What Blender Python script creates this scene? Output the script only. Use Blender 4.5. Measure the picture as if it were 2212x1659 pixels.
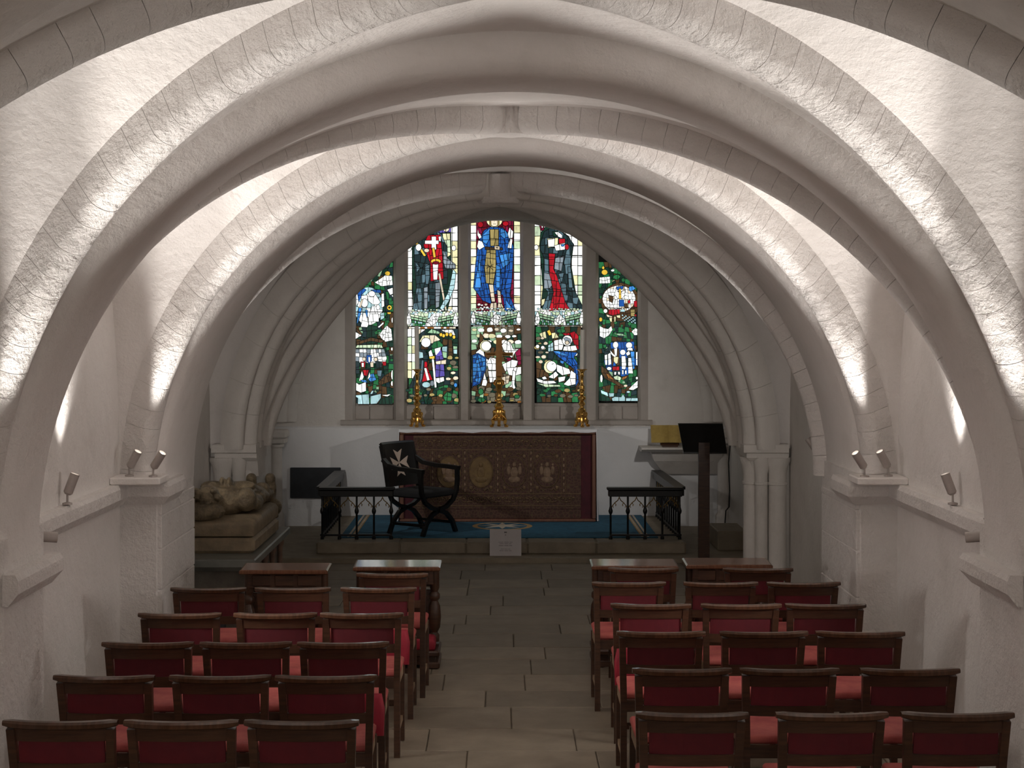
import bpy, bmesh, math, random
from math import sin, cos, pi, sqrt, radians
from mathutils import Vector, Matrix
random.seed(11)
scene = bpy.context.scene
COL = scene.collection
for o in list(bpy.data.objects):
    bpy.data.objects.remove(o)

# ------------------------------------------------------------------ camera, world, exposure
F, XV, YH, HC = 3400.0, 1080.0, 710.0, 2.42      # focal length in px, vanishing point, eye height (m)
cam_d = bpy.data.cameras.new('camera')
cam = bpy.data.objects.new('camera', cam_d); COL.objects.link(cam)
cam.location = (0, 0, HC); cam.rotation_euler = (pi / 2, 0, 0)
cam_d.sensor_width = 36.0; cam_d.lens = F / 2212 * 36
cam_d.shift_x = (1106 - XV) / 2212; cam_d.shift_y = -(829.5 - YH) / 2212
cam_d.clip_end = 100
scene.camera = cam
world = bpy.data.worlds.new('world'); scene.world = world; world.use_nodes = True
world.node_tree.nodes['Background'].inputs[0].default_value = (0.75, 0.8, 0.9, 1)
world.node_tree.nodes['Background'].inputs[1].default_value = 0.6
vs = scene.view_settings
vs.view_transform = 'Standard'; vs.look = 'None'; vs.exposure = 0.18; vs.gamma = 1.0; vs.use_curve_mapping = False

RIB_W = 40.0       # rib uplights (watts)
FILL_W = 105.0      # wide wall uplights and the added fill spotlights
ALTAR_W = 56.0

# ------------------------------------------------------------------ materials
MATS = {}
def principled(name):
    m = bpy.data.materials.new(name); m.use_nodes = True
    nt = m.node_tree; b = nt.nodes['Principled BSDF']
    MATS[name] = m
    return m, nt, b
def noise(nt, scale, detail=4, rough=.6, coord='Object', sc=None):
    tc = nt.nodes.new('ShaderNodeTexCoord')
    n = nt.nodes.new('ShaderNodeTexNoise')
    n.inputs['Scale'].default_value = scale; n.inputs['Detail'].default_value = detail; n.inputs['Roughness'].default_value = rough
    if sc:
        mp = nt.nodes.new('ShaderNodeMapping'); mp.inputs['Scale'].default_value = sc
        nt.links.new(tc.outputs[coord], mp.inputs['Vector']); nt.links.new(mp.outputs['Vector'], n.inputs['Vector'])
    else:
        nt.links.new(tc.outputs[coord], n.inputs['Vector'])
    return n
def ramp(nt, fac, stops):
    r = nt.nodes.new('ShaderNodeValToRGB')
    while len(r.color_ramp.elements) < len(stops): r.color_ramp.elements.new(.5)
    for e, (p, c) in zip(r.color_ramp.elements, stops):
        e.position = p; e.color = (*c, 1)
    nt.links.new(fac, r.inputs['Fac'])
    return r
def rndmul(nt, colsock, lo, hi):
    oi = nt.nodes.new('ShaderNodeObjectInfo')
    mr = nt.nodes.new('ShaderNodeMapRange'); mr.inputs['To Min'].default_value = lo; mr.inputs['To Max'].default_value = hi
    nt.links.new(oi.outputs['Random'], mr.inputs['Value'])
    mx = nt.nodes.new('ShaderNodeVectorMath'); mx.operation = 'SCALE'
    nt.links.new(colsock, mx.inputs[0]); nt.links.new(mr.outputs['Result'], mx.inputs['Scale'])
    return mx.outputs[0]
def mat(name, c1, c2=None, rough=.6, metal=0, scale=12, bump=0, bscale=None, bdist=.01, sc=None, spec=None, rnd=None, coat=0, detail=4):
    m, nt, b = principled(name)
    c2 = c2 or tuple(x * .75 for x in c1)
    n = noise(nt, scale, detail, .6, 'Object', sc)
    r = ramp(nt, n.outputs['Fac'], [(.3, c2), (.7, c1)])
    cs = r.outputs['Color']
    if rnd: cs = rndmul(nt, cs, *rnd)
    nt.links.new(cs, b.inputs['Base Color'])
    b.inputs['Roughness'].default_value = rough; b.inputs['Metallic'].default_value = metal
    if spec is not None: b.inputs['Specular IOR Level'].default_value = spec
    if coat: b.inputs['Coat Weight'].default_value = coat; b.inputs['Coat Roughness'].default_value = .15
    if bump:
        n2 = noise(nt, bscale or scale * 4, 5, .65)
        bp = nt.nodes.new('ShaderNodeBump'); bp.inputs['Strength'].default_value = bump; bp.inputs['Distance'].default_value = bdist
        nt.links.new(n2.outputs['Fac'], bp.inputs['Height']); nt.links.new(bp.outputs['Normal'], b.inputs['Normal'])
    return m
def plaster(name, c1, c2, c3, b1=.35, b2=.35):
    m, nt, b = principled(name)
    n = noise(nt, 1.7, 6, .65)
    r = ramp(nt, n.outputs['Fac'], [(.25, c3), (.45, c2), (.7, c1)])
    nt.links.new(r.outputs['Color'], b.inputs['Base Color'])
    b.inputs['Roughness'].default_value = .85; b.inputs['Specular IOR Level'].default_value = .2
    n1 = noise(nt, 9, 7, .62); n2 = noise(nt, 45, 5, .7)
    bp = nt.nodes.new('ShaderNodeBump'); bp.inputs['Strength'].default_value = b1; bp.inputs['Distance'].default_value = .035
    nt.links.new(n1.outputs['Fac'], bp.inputs['Height'])
    bp2 = nt.nodes.new('ShaderNodeBump'); bp2.inputs['Strength'].default_value = b2; bp2.inputs['Distance'].default_value = .008
    nt.links.new(n2.outputs['Fac'], bp2.inputs['Height']); nt.links.new(bp.outputs['Normal'], bp2.inputs['Normal'])
    nt.links.new(bp2.outputs['Normal'], b.inputs['Normal'])
    return m
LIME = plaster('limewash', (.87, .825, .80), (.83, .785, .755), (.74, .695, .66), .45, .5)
LIMEROUGH = plaster('limewash_rough', (.88, .835, .81), (.83, .785, .755), (.73, .685, .65), .95, .9)
STONE = plaster('grey_stone', (.52, .475, .44), (.45, .405, .37), (.34, .30, .27), .3, .4)
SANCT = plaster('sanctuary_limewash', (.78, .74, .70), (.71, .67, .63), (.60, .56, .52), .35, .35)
WHITEW = plaster('white_wall', (.87, .87, .88), (.84, .84, .85), (.78, .78, .79), .15, .2)
FLAG = mat('flagstone', (.30, .245, .18), (.215, .175, .13), .55, 0, 5, .25, 30, .006, rnd=(.8, 1.12), detail=7)
FLAGBASE = mat('floor_joint', (.20, .165, .12), None, .9, 0, 10)
STEP = mat('step_stone', (.32, .265, .19), (.22, .18, .13), .6, 0, 6, .3, 25, .01)
OAK = mat('dark_oak', (.088, .040, .022), (.042, .019, .011), .38, 0, 7, .15, 40, .002, (1, 1, 9), rnd=(.8, 1.25))
OAKL = mat('worn_oak', (.34, .235, .145), (.24, .155, .09), .45, 0, 8, .1, 40, .002)  # paler oak: light on the chair sides is put into the colour
REDP = mat('red_back_cloth', (.135, .009, .016), (.09, .006, .013), .75, 0, 9, .2, 220, .001, rnd=(.85, 1.2))
REDC = mat('red_cushion', (.54, .125, .105), (.36, .055, .055), .7, 0, 9, .2, 200, .001, rnd=(.8, 1.15))
KNEEL = mat('red_kneeler', (.42, .016, .04), (.28, .012, .03), .7, 0, 9, .2, 200, .001)
BLACKM = mat('black_paint', (.006, .006, .006), (.004, .004, .004), .35, 0, 9)
BLACKW = mat('black_lacquer', (.008, .007, .007), (.005, .005, .005), .3, 0, 9)
BLACKC = mat('black_cloth', (.010, .010, .012), (.006, .006, .007), .8, 0, 9)
GOLDR = mat('gold_paint', (.35, .22, .07), (.22, .13, .04), .4, .8, 20)
BRASS = mat('brass', (.85, .50, .14), (.62, .33, .08), .24, 1, 14, .25, 60, .004)
BRONZE = mat('brown_bronze', (.30, .16, .06), (.20, .10, .04), .32, .9, 8)
POL = mat('polished_rail', (.10, .046, .025), (.055, .025, .014), .10, 0, 7, .03, 40, .002, (9, 1, 1), rnd=(.85, 1.2))
WAX = mat('wax', (.72, .68, .62), (.64, .60, .53), .5, 0, 6)
MAHOG = mat('mahogany_frame', (.21, .095, .06), (.14, .06, .04), .45, 0, 6, .1, 40, .002, (8, 1, 1))
LINEN = mat('white_linen', (.80, .80, .83), (.74, .74, .77), .8, 0, 10)
CARPET = mat('blue_carpet', (.030, .145, .235), (.018, .085, .15), .9, 0, 14, .4, 150, .004)
CARPETG = mat('carpet_gold', (.50, .33, .15), (.36, .23, .10), .9, 0, 30)
CARPETC = mat('carpet_cream', (.62, .55, .45), (.45, .38, .30), .9, 0, 30)
PLAQUE = mat('slate_plaque', (.022, .026, .034), (.014, .017, .022), .55, 0, 12)
CARD = mat('card', (.62, .58, .58), (.57, .53, .53), .6, 0, 6)
INK = mat('ink', (.20, .19, .20), None, .8)
CROSSW = mat('cross_white', (.62, .50, .42), (.55, .44, .36), .7)
PARCH = mat('gilt_page', (.62, .44, .13), (.45, .31, .09), .4, .35, 12)
ALAB = mat('weathered_alabaster', (.30, .23, .14), (.085, .06, .036), .34, .12, 13, .9, 26, .03)
TOMBST = mat('tomb_stone', (.30, .225, .14), (.16, .12, .075), .6, 0, 7, .45, 20, .015)
SLATE = mat('slate_slab', (.22, .225, .20), (.13, .13, .115), .32, 0, 5, .2, 20, .006)
FIX = mat('fixture_metal', (.48, .43, .40), (.42, .37, .345), .45, .2, 20)
MORTAR = mat('dark_joint', (.08, .07, .06), None, .9)
CABLE = mat('black_cable', (.02, .02, .02), None, .6)
CHESTM = mat('chest_stone', (.20, .17, .14), (.10, .085, .07), .7, 0, 6, .3, 20, .01)
RUST = mat('rusty_stone', (.22, .13, .085), (.13, .08, .06), .6, 0, 9)
def emit_mat(name, c, s):
    m, nt, b = principled(name)
    b.inputs['Base Color'].default_value = (*c, 1); b.inputs['Emission Color'].default_value = (*c, 1); b.inputs['Emission Strength'].default_value = s
    return m
LAMPGLOW = emit_mat('lamp_lens', (1, .96, .88), 4)

# altar frontal: dark brocade ground
def brocade():
    m, nt, b = principled('brocade')
    v = nt.nodes.new('ShaderNodeTexVoronoi'); tc = nt.nodes.new('ShaderNodeTexCoord')
    v.inputs['Scale'].default_value = 26; v.feature = 'DISTANCE_TO_EDGE'
    nt.links.new(tc.outputs['Object'], v.inputs['Vector'])
    r = ramp(nt, v.outputs['Distance'], [(.02, (.10, .065, .030)), (.12, (.075, .022, .022)), (.35, (.055, .030, .016))])
    nt.links.new(r.outputs['Color'], b.inputs['Base Color']); b.inputs['Roughness'].default_value = .75
    n2 = noise(nt, 120, 4)
    bp = nt.nodes.new('ShaderNodeBump'); bp.inputs['Strength'].default_value = .5; bp.inputs['Distance'].default_value = .004
    nt.links.new(n2.outputs['Fac'], bp.inputs['Height']); nt.links.new(bp.outputs['Normal'], b.inputs['Normal'])
    return m
BROC = brocade()
EMBG = mat('gold_embroidery', (.20, .125, .06), (.10, .06, .03), .5, .3, 40, .3, 150, .003)
EMBD = mat('dull_gold_cloth', (.20, .125, .045), (.12, .07, .03), .55, .2, 16, .4, 60, .004)
EMBF = mat('embroidered_figure', (.25, .16, .10), (.14, .085, .05), .6, .1, 30, .4, 90, .004)
VELV = mat('maroon_velvet', (.085, .012, .02), (.05, .008, .014), .85, 0, 12)

# ------------------------------------------------------------------ mesh helpers
class MB:
    def __init__(s): s.v = []; s.f = []
    def add(s, vs, fs):
        k = len(s.v); s.v += [tuple(p) for p in vs]; s.f += [tuple(i + k for i in f) for f in fs]; return s
    def box(s, x0, x1, y0, y1, z0, z1):
        return s.add([(x0,y0,z0),(x1,y0,z0),(x1,y1,z0),(x0,y1,z0),(x0,y0,z1),(x1,y0,z1),(x1,y1,z1),(x0,y1,z1)],
                     [(3,2,1,0),(4,5,6,7),(0,1,5,4),(1,2,6,5),(2,3,7,6),(3,0,4,7)])
    def cbox(s, x0, x1, y0, y1, z0, z1, c=.006):
        # box with chamfered edges
        a = [(x0,y0),(x1,y0),(x1,y1),(x0,y1)]
        def ring(z, i):
            pts = [(x0+i+c,y0+i),(x1-i-c,y0+i),(x1-i,y0+i+c),(x1-i,y1-i-c),(x1-i-c,y1-i),(x0+i+c,y1-i),(x0+i,y1-i-c),(x0+i,y0+i+c)]
            return [(p[0],p[1],z) for p in pts]
        return s.rings([ring(z0,c),ring(z0+c,0),ring(z1-c,0),ring(z1,c)], True, True)
    def rings(s, rs, closed=True, caps=True):
        n = len(rs[0]); k = len(s.v)
        for r in rs: s.v += [tuple(p) for p in r]
        m = n if closed else n - 1
        for i in range(len(rs) - 1):
            for j in range(m):
                a = k + i * n + j; b = k + i * n + (j + 1) % n
                s.f.append((a, b, b + n, a + n))
        if caps and closed:
            s.f.append(tuple(k + j for j in reversed(range(n))))
            s.f.append(tuple(k + (len(rs) - 1) * n + j for j in range(n)))
        return s
    def tube(s, path, r, n=8, caps=True):
        path = [Vector(p) for p in path]; rs = []
        up = Vector((0, 0, 1))
        for i, p in enumerate(path):
            t = (path[min(i + 1, len(path) - 1)] - path[max(i - 1, 0)]).normalized()
            ref = up if abs(t.z) < .95 else Vector((0, 1, 0))
            a = t.cross(ref).normalized(); b = a.cross(t).normalized()
            rr = r[i] if isinstance(r, (list, tuple)) else r
            rs.append([p + (a * cos(2*pi*j/n) + b * sin(2*pi*j/n)) * rr for j in range(n)])
        return s.rings(rs, True, caps)
    def bar(s, path, w, h, up=Vector((0, 0, 1))):
        path = [Vector(p) for p in path]; rs = []
        for i, p in enumerate(path):
            t = (path[min(i + 1, len(path) - 1)] - path[max(i - 1, 0)]).normalized()
            a = t.cross(up).normalized(); b = a.cross(t).normalized()
            rs.append([p + a*x*w/2 + b*y*h/2 for x, y in ((-1,-1),(1,-1),(1,1),(-1,1))])
        return s.rings(rs)
    def lathe(s, prof, n=16, c=(0, 0, 0), caps=True):
        rs = [[(c[0] + r*cos(2*pi*j/n), c[1] + r*sin(2*pi*j/n), c[2] + z) for j in range(n)] for r, z in prof]
        return s.rings(rs, True, caps)
    def ell(s, c, r, n=12, m=8, rot=None):
        rs = []
        for i in range(1, m):
            ph = -pi/2 + pi*i/m
            rs.append([Vector((r[0]*cos(ph)*cos(2*pi*j/n), r[1]*cos(ph)*sin(2*pi*j/n), r[2]*sin(ph))) for j in range(n)])
        if rot: rs = [[rot @ p for p in q] for q in rs]
        rs = [[p + Vector(c) for p in q] for q in rs]
        return s.rings(rs, True, True)
    def prism(s, pts, y0, y1):       # polygon in XZ extruded along Y
        n = len(pts)
        return s.rings([[(x, y0, z) for x, z in pts], [(x, y1, z) for x, z in pts]])
    def prismz(s, pts, z0, z1):
        return s.rings([[(x, y, z0) for x, y in pts], [(x, y, z1) for x, y in pts]])
    def mesh(s, name, material=None, smooth=False, angle=None):
        me = bpy.data.meshes.new(name); me.from_pydata(s.v, [], s.f); me.validate()
        bm = bmesh.new(); bm.from_mesh(me); bmesh.ops.recalc_face_normals(bm, faces=bm.faces)
        if smooth:
            for f in bm.faces: f.smooth = True
            if angle:
                for e in bm.edges:
                    if len(e.link_faces) == 2 and e.calc_face_angle(0) > radians(angle): e.smooth = False
        bm.to_mesh(me); bm.free()
        if material: me.materials.append(material)
        return me
    def obj(s, name, material, parent=None, smooth=False, angle=35, loc=None):
        return link(name, s.mesh(name, material, smooth, angle), parent, loc)
def link(name, me, parent=None, loc=None):
    o = bpy.data.objects.new(name, me); COL.objects.link(o)
    if parent: o.parent = parent
    if loc: o.location = loc
    return o
def empty(name, loc=(0, 0, 0), rz=0):
    o = bpy.data.objects.new(name, None); COL.objects.link(o); o.location = loc; o.rotation_euler = (0, 0, rz)
    o.empty_display_size = .1
    return o
def tag(o, label, cat, group=None, kind=None):
    o['label'] = label; o['category'] = cat
    if group: o['group'] = group
    if kind: o['kind'] = kind
    return o
def struct(o, label, cat): return tag(o, label, cat, None, 'structure')
def copy_tree(o, parent=None):
    c = o.copy(); COL.objects.link(c); c.parent = parent
    for ch in [x for x in bpy.data.objects if x.parent == o]: copy_tree(ch, c)
    return c
def px(x, y, d): return Vector(((x - XV) * d / F, d, HC - (y - YH) * d / F))
def pX(x, d): return (x - XV) * d / F
def pZ(y, d): return HC - (y - YH) * d / F
def remesh(o, vox, smooth=True):
    m = o.modifiers.new('remesh', 'REMESH'); m.mode = 'VOXEL'; m.voxel_size = vox; m.use_smooth_shade = smooth
    s = o.modifiers.new('smooth', 'SMOOTH'); s.factor = .5; s.iterations = 3

# ------------------------------------------------------------------ architecture
XC, WX = .06, 2.68           # nave axis and half width to the side walls
ZS, RISE = 1.30, 2.33
BAYS = {0: (4.3, 7.4), 1: (8.1, 10.85), 2: (12.05, 14.72), 3: (15.3, 18.95)}
YEND = 18.95
# floor
fl = struct(MB().box(-3.1, 3.2, -1.6, 19.6, -.2, -.012).obj('floor', FLAGBASE), 'worn brown flagstone floor of the chapel running up to the altar step', 'floor')
y = 4.6; k = 0
while y < 16.2:
    dep = random.uniform(.40, .56); y1 = min(y + dep, 16.25)
    x = -2.6 + random.uniform(-.5, 0); 
    while x < 2.75:
        w = random.uniform(.55, 1.05); x0 = max(x, -2.62); x1 = min(x + w, 2.74)
        if x1 - x0 > .08:
            dz = random.uniform(-.002, .002); g = .003
            MB().cbox(x0 + g, x1 - g, y + g, y1 - g, -.05, dz, .004).obj('flagstone', FLAG, fl)
        x += w
    y = y1
    if y1 >= 16.24: break

# vault webs
ceil = struct(empty('ceiling'), 'limewashed rib vault of the crypt seen from below', 'ceiling')
def web(bay, a=2.5, b=RISE + .11, xc=XC, mat_=LIME, wx=WX, n=26):
    y0, y1 = BAYS[bay]; yc = (y0 + y1) / 2; l = (y1 - y0) / 2
    m = MB()
    for sgn in (-1, 1):
        for kind in (0, 1):
            rows = []
            for i in range(n + 1):
                ph = pi/2 * max(i, .02) / n; row = []
                for j in range(-n, n + 1):
                    t = j / n; s_ = sin(ph); q = sin(ph * t)
                    z = ZS + b * sqrt(max(0, 1 - q*q))
                    if kind == 0: row.append((xc + a*q, yc + sgn*l*s_, z))
                    else: row.append((xc + sgn*a*s_, yc + l*q, z))
                rows.append(row)
            if kind == 1: rows.append([(xc + sgn*(wx + .05), p[1], p[2]) for p in rows[-1]])
            m.rings(rows, False, False)
    return m.obj('vault_web', mat_, ceil, True, 40)
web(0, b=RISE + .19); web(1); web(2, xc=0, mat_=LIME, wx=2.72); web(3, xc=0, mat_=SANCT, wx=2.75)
# plain barrel over the bay behind the camera
m = MB(); m.rings([[(XC + 2.6*cos(pi*j/40), yy, ZS + (RISE + .2)*sin(pi*j/40)) for j in range(41)] for yy in (-1.6, 3.6)], False, False)
m.obj('vault_web', LIME, ceil, True, 40)
# roof slab over the vault keeps daylight out
MB().box(-3.1, 3.2, -1.7, 19.6, 4.3, 4.45).obj('roof_slab', LIME, ceil)

def wall_side(name, x0, x1, label):
    return struct(MB().box(x0, x1, -1.6, 12.06, -.1, 4.35).obj(name, LIME), label, 'wall')
wl = wall_side('wall_left', XC - WX - .3, XC - WX, 'limewashed side wall behind the left chairs and piers')
wr = wall_side('wall_right', XC + WX, XC + WX + .3, 'limewashed side wall behind the right chairs and piers')
struct(MB().box(-3, 3.1, -1.7, -1.5, -.1, 4.35).obj('wall_west', LIME), 'limewashed wall behind the viewer', 'wall')

# transverse arches: (y0, y1, centre, half span, rise, exponent)
def sup(th, xc, a, b, n):
    c, s = cos(th), sin(th)
    return xc + a * math.copysign(abs(c)**(2/n), c), ZS + b * abs(s)**(2/n)
def sweep_arch(m, prof, xc, a, b, n=2.0, N=64, th0=0.0, th1=pi):
    rows = []
    for i in range(N + 1):
        th = th0 + (th1 - th0) * i / N
        th = min(max(th, .0015), pi - .0015)
        e = 2e-3
        p = Vector(sup(th, xc, a, b, n)); q = Vector(sup(min(th+e, pi-1e-5), xc, a, b, n)) - Vector(sup(max(th-e, 1e-5), xc, a, b, n))
        t = q.normalized(); nn = Vector((t.y, -t.x))       # outward (away from the opening)
        if nn.dot(p - Vector((xc, ZS))) < 0: nn = -nn
        rows.append([(p.x + nn.x*r, yy, p.y + nn.y*r) for yy, r in prof])
    m.rings(rows, True, True)
    return m
def plain_profile(y0, y1, c=.05, up=.28):
    return [(y0, up), (y0, c), (y0 + c*.3, c*.35), (y0 + c, 0), (y1 - c*1.2, 0), (y1 - c*.35, c*.35), (y1, c), (y1, up)]
def arch(name, y0, y1, xc, a, b, n, label, mat_=LIME):
    o = sweep_arch(MB(), plain_profile(y0, y1, .10), xc, a, b, n, 90).obj(name, mat_, None, True, 50)
    return struct(o, label, 'arch')
arch('trim_1', 3.6, 4.3, XC, 2.40, RISE - .02, 2, 'nearest transverse arch just above the top corners of the view')
arch('trim_2', 7.4, 8.1, XC, 2.40, RISE - .01, 2.03, 'large round transverse arch framing the whole view')
arch('trim_3', 10.85, 12.05, .08, 2.40, RISE + .02, 1.98, 'second round transverse arch with dark underside')
# third arch: moulded with rolls, slightly pointed
def rolls(y0, y1, k):
    pts = [(y0, .34)]
    steps = [(y0, .20, .055), (y0 + .15, .10, .055), (y0 + .30, .03, .07)]
    for (yy, rr, rad) in steps:
        for j in range(7):
            t = pi * (1.0 - j / 6 * .95)
            pts.append((yy + rad + rad*cos(t), rr + .03 - rad * sin(t) * 1.0))
        pts.append((yy + 2*rad + .015, rr + .02))
    pts += [(y1, .05), (y1, .34)]
    return pts
o = sweep_arch(MB(), rolls(14.75, 15.3, 3), 0, 2.20, RISE - .03, 1.5, 90).obj('trim_4', SANCT, None, True, 60)
struct(o, 'moulded pointed arch of several rolls in front of the stained glass', 'arch')
o = sweep_arch(MB(), [(18.82, .16), (18.82, .05), (18.86, .01), (18.92, 0), (18.96, .02), (18.96, .16)], 0, 2.55, RISE + .13, 2.0, 70).obj('trim_5', SANCT, None, True, 50)
struct(o, 'slim wall arch moulding set against the altar wall', 'arch')

# diagonal ribs, built of voussoirs
def rib_half(name, bay, sx, sy, label, a=2.5, b=RISE, xc=XC, prof=None, mat_=LIMEROUGH, stone=.14, n=2.0, gap=.003, jit=.0006):
    y0, y1 = BAYS[bay]; yc = (y0 + y1)/2; l = (y1 - y0)/2
    root = struct(empty(name), label, 'rib')
    S = 400; pts = []
    for i in range(S + 1):
        th = pi/2 * i / S; u = cos(th)
        pts.append(Vector((xc + sx*a*u, yc + sy*l*u, ZS + b*(max(0, 1 - u**n))**(1/n))))
    L = [0]
    for i in range(S): L.append(L[-1] + (pts[i+1] - pts[i]).length)
    def at(s):
        s = min(max(s, 0), L[-1])
        lo = 0; hi = S
        while hi - lo > 1:
            mid = (lo + hi)//2
            if L[mid] <= s: lo = mid
            else: hi = mid
        f = (s - L[lo]) / max(L[hi] - L[lo], 1e-9)
        return pts[lo].lerp(pts[hi], f), (pts[hi] - pts[lo]).normalized()
    side = Vector((-sy*l, sx*a, 0)).normalized()
    prof = prof or [(-.088, -.16), (-.088, -.02)] + [(.088*-cos(pi*j/10), -.02 + .068*sin(pi*j/10)) for j in range(1, 10)] + [(.088, -.02), (.088, -.16)]
    s = 0
    while s < L[-1] - .03:
        e = min(s + stone*random.uniform(.8, 1.2), L[-1])
        dn = random.uniform(-jit, jit); tw = 0
        rs = []
        for q, sh in ((s + gap*.4, 1.0), ((s+e)/2, 1.0), (e - gap*.4, 1.0)):
            p, t = at(q)
            nn = side.cross(t).normalized()
            if nn.z > 0 or (abs(nn.z) < 1e-3 and nn.dot(Vector((xc, yc, ZS)) - p) < 0): nn = -nn
            rs.append([p + side*(x*sh) + nn*((y_*sh if y_ > 0 else y_) + dn + tw*x) for x, y_ in prof])
        MB().rings(rs).obj('voussoir', mat_, root, True, 40)
        s = e
    return root
n_ = 6
for bay, sides in ((0, ((-1,-1),(1,-1),(-1,1),(1,1))), (1, ((-1,-1),(1,-1),(-1,1),(1,1)))):
    for sx, sy in sides:
        rib_half('trim_%d' % n_, bay, sx, sy, '%s diagonal rib rising from the %s %s of the %s bay' % (
            'rough limewashed' if bay == 0 else 'brightly lit limewashed' if sy > 0 else 'grey limewashed',
            'near' if sy < 0 else 'far', 'left' if sx < 0 else 'right', 'nearest' if bay == 0 else 'middle'), b=RISE + (.09 if bay == 0 else 0), n=2.22 if (bay == 1 and sx < 0 and sy < 0) else 2.0)
        n_ += 1
for sx in (-1, 1):
    rib_half('trim_%d' % n_, 2, sx, -1, 'rough lit rib behind the second arch on the %s' % ('left' if sx < 0 else 'right'), 2.45, RISE - .02, 0); n_ += 1
    mp = [(-.2,-.14),(-.2,.0)] + [(-.135 + .055*-cos(pi*j/6), .02 + .05*sin(pi*j/6)) for j in range(7)] + [(.075*-cos(pi*j/6), .05 + .07*sin(pi*j/6)) for j in range(7)] + [(.135 + .055*-cos(pi*j/6), .02 + .05*sin(pi*j/6)) for j in range(7)] + [(.2,0),(.2,-.14)]
    rib_half('trim_%d' % n_, 2, sx, 1, 'moulded triple-roll rib above the %s clustered column' % ('left' if sx < 0 else 'right'), 2.38, RISE - .05, 0, mp, SANCT, .33); n_ += 1
for sx in (-1, 1):
    for sy in (-1, 1):
        rib_half('trim_%d' % n_, 3, sx, sy, 'plain rib of the vault over the altar on the %s %s' % ('near' if sy < 0 else 'far', 'left' if sx < 0 else 'right'), 2.5, RISE + .02, 0, None, SANCT, .4); n_ += 1

for bay, b_, xc_, nm in ((0, RISE + .09, XC, 'nearest'), (1, RISE, XC, 'middle'), (2, RISE - .03, 0, 'sanctuary')):
    y0, y1 = BAYS[bay]; zc = ZS + b_ - .045
    w = .125 if bay < 2 else .19
    if bay == 2: zc -= .075
    o = MB().rings([[(xc_ + x*k, (y0+y1)/2 + y_*k, zc + z) for x, y_ in ((-w, 0), (-w*.7, -w*.7), (0, -w), (w*.7, -w*.7), (w, 0), (w*.7, w*.7), (0, w), (-w*.7, w*.7))] for z, k in ((.24, 1.0), (.02, 1.0), (.0, .93), (-.008, .6))]).obj('keystone', LIMEROUGH, None, True, 40)
    struct(o, 'plain keystone where the diagonal ribs of the %s bay cross' % nm, 'keystone')
# piers carrying the arches
def pier(y0, y1, side, xin, label, mat_=LIME, top=1.42):
    xo = (XC - WX - .02) if side < 0 else (XC + WX + .02)
    a, b = min(xin, xo), max(xin, xo)
    c = .03
    if side > 0: pts = [(b, y0), (a + c, y0), (a, y0 + c), (a, y1 - c), (a + c, y1), (b, y1)]
    else: pts = [(a, y0), (b - c, y0), (b, y0 + c), (b, y1 - c), (b - c, y1), (a, y1)]
    return struct(MB().prismz(pts, -.02, top).obj('pier', mat_), label, 'pier')
for (y0, y1, nm) in ((3.6, 4.3, 'nearest'), (7.4, 8.1, 'first'), (10.85, 12.05, 'second')):
    for s_ in (-1, 1):
        pier(y0, y1, s_, XC + s_*2.40, 'limewashed pier under the %s arch on the %s' % (nm, 'left' if s_ < 0 else 'right'), LIMEROUGH)
# battered quoin stones on the inner corner of the second piers
for s_ in (-1, 1):
    for st in [o for o in bpy.data.objects if o.name.startswith('pier') and ('second' in o['label']) and (('left' in o['label']) == (s_ < 0))]:
        z = 0.0
        while z < 1.2:
            h = random.uniform(.2, .36); e = random.uniform(.002, .008)
            xi = XC + s_*2.40
            MB().cbox(min(xi + s_*.06, xi - s_*e), max(xi + s_*.06, xi - s_*e), 10.85 + .008, 12.03, z + .002, min(z + h, 1.22) - .002, .006).obj('quoin_stone', LIMEROUGH, st)
            z += h
# string courses
def string(path, z0, z1, pr, label, mat_=LIMEROUGH):
    # path in plan; sweeps a chamfered band on the inside (left of travel direction)
    prof = [(0, z0), (pr*.35, z0), (pr, z0 + .06), (pr, z1 - .03), (pr*.8, z1), (0, z1)]
    P = [Vector(p) for p in path]; rows = []
    for i, p in enumerate(P):
        d1 = (P[i] - P[i-1]).normalized() if i else (P[1] - P[0]).normalized()
        d2 = (P[i+1] - P[i]).normalized() if i < len(P) - 1 else d1
        n1 = Vector((-d1.y, d1.x)); n2 = Vector((-d2.y, d2.x)); nb = (n1 + n2); nb = nb / max(nb.dot(n1), .3)
        rows.append([(p.x + nb.x*q, p.y + nb.y*q, z) for q, z in prof])
    return struct(MB().rings(rows).obj('string_course', mat_), label, 'string course')
for s_ in (-1, 1):
    W_ = XC + s_*WX; Pn = XC + s_*2.40; sd = 'left' if s_ < 0 else 'right'
    def S(path, *a):
        if s_ < 0: path = path[::-1]
        return string(path, *a)
    S([(Pn, 7.40), (Pn, 8.1), (W_, 8.1)], 1.11, 1.26, .075, 'projecting string course on the first pier on the %s' % sd)
    S([(W_, 8.12), (W_, 10.85), (Pn, 10.85), (Pn, 11.35)], 1.21, 1.37, .075, 'limewashed string course along the %s wall and second pier' % sd)

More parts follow.
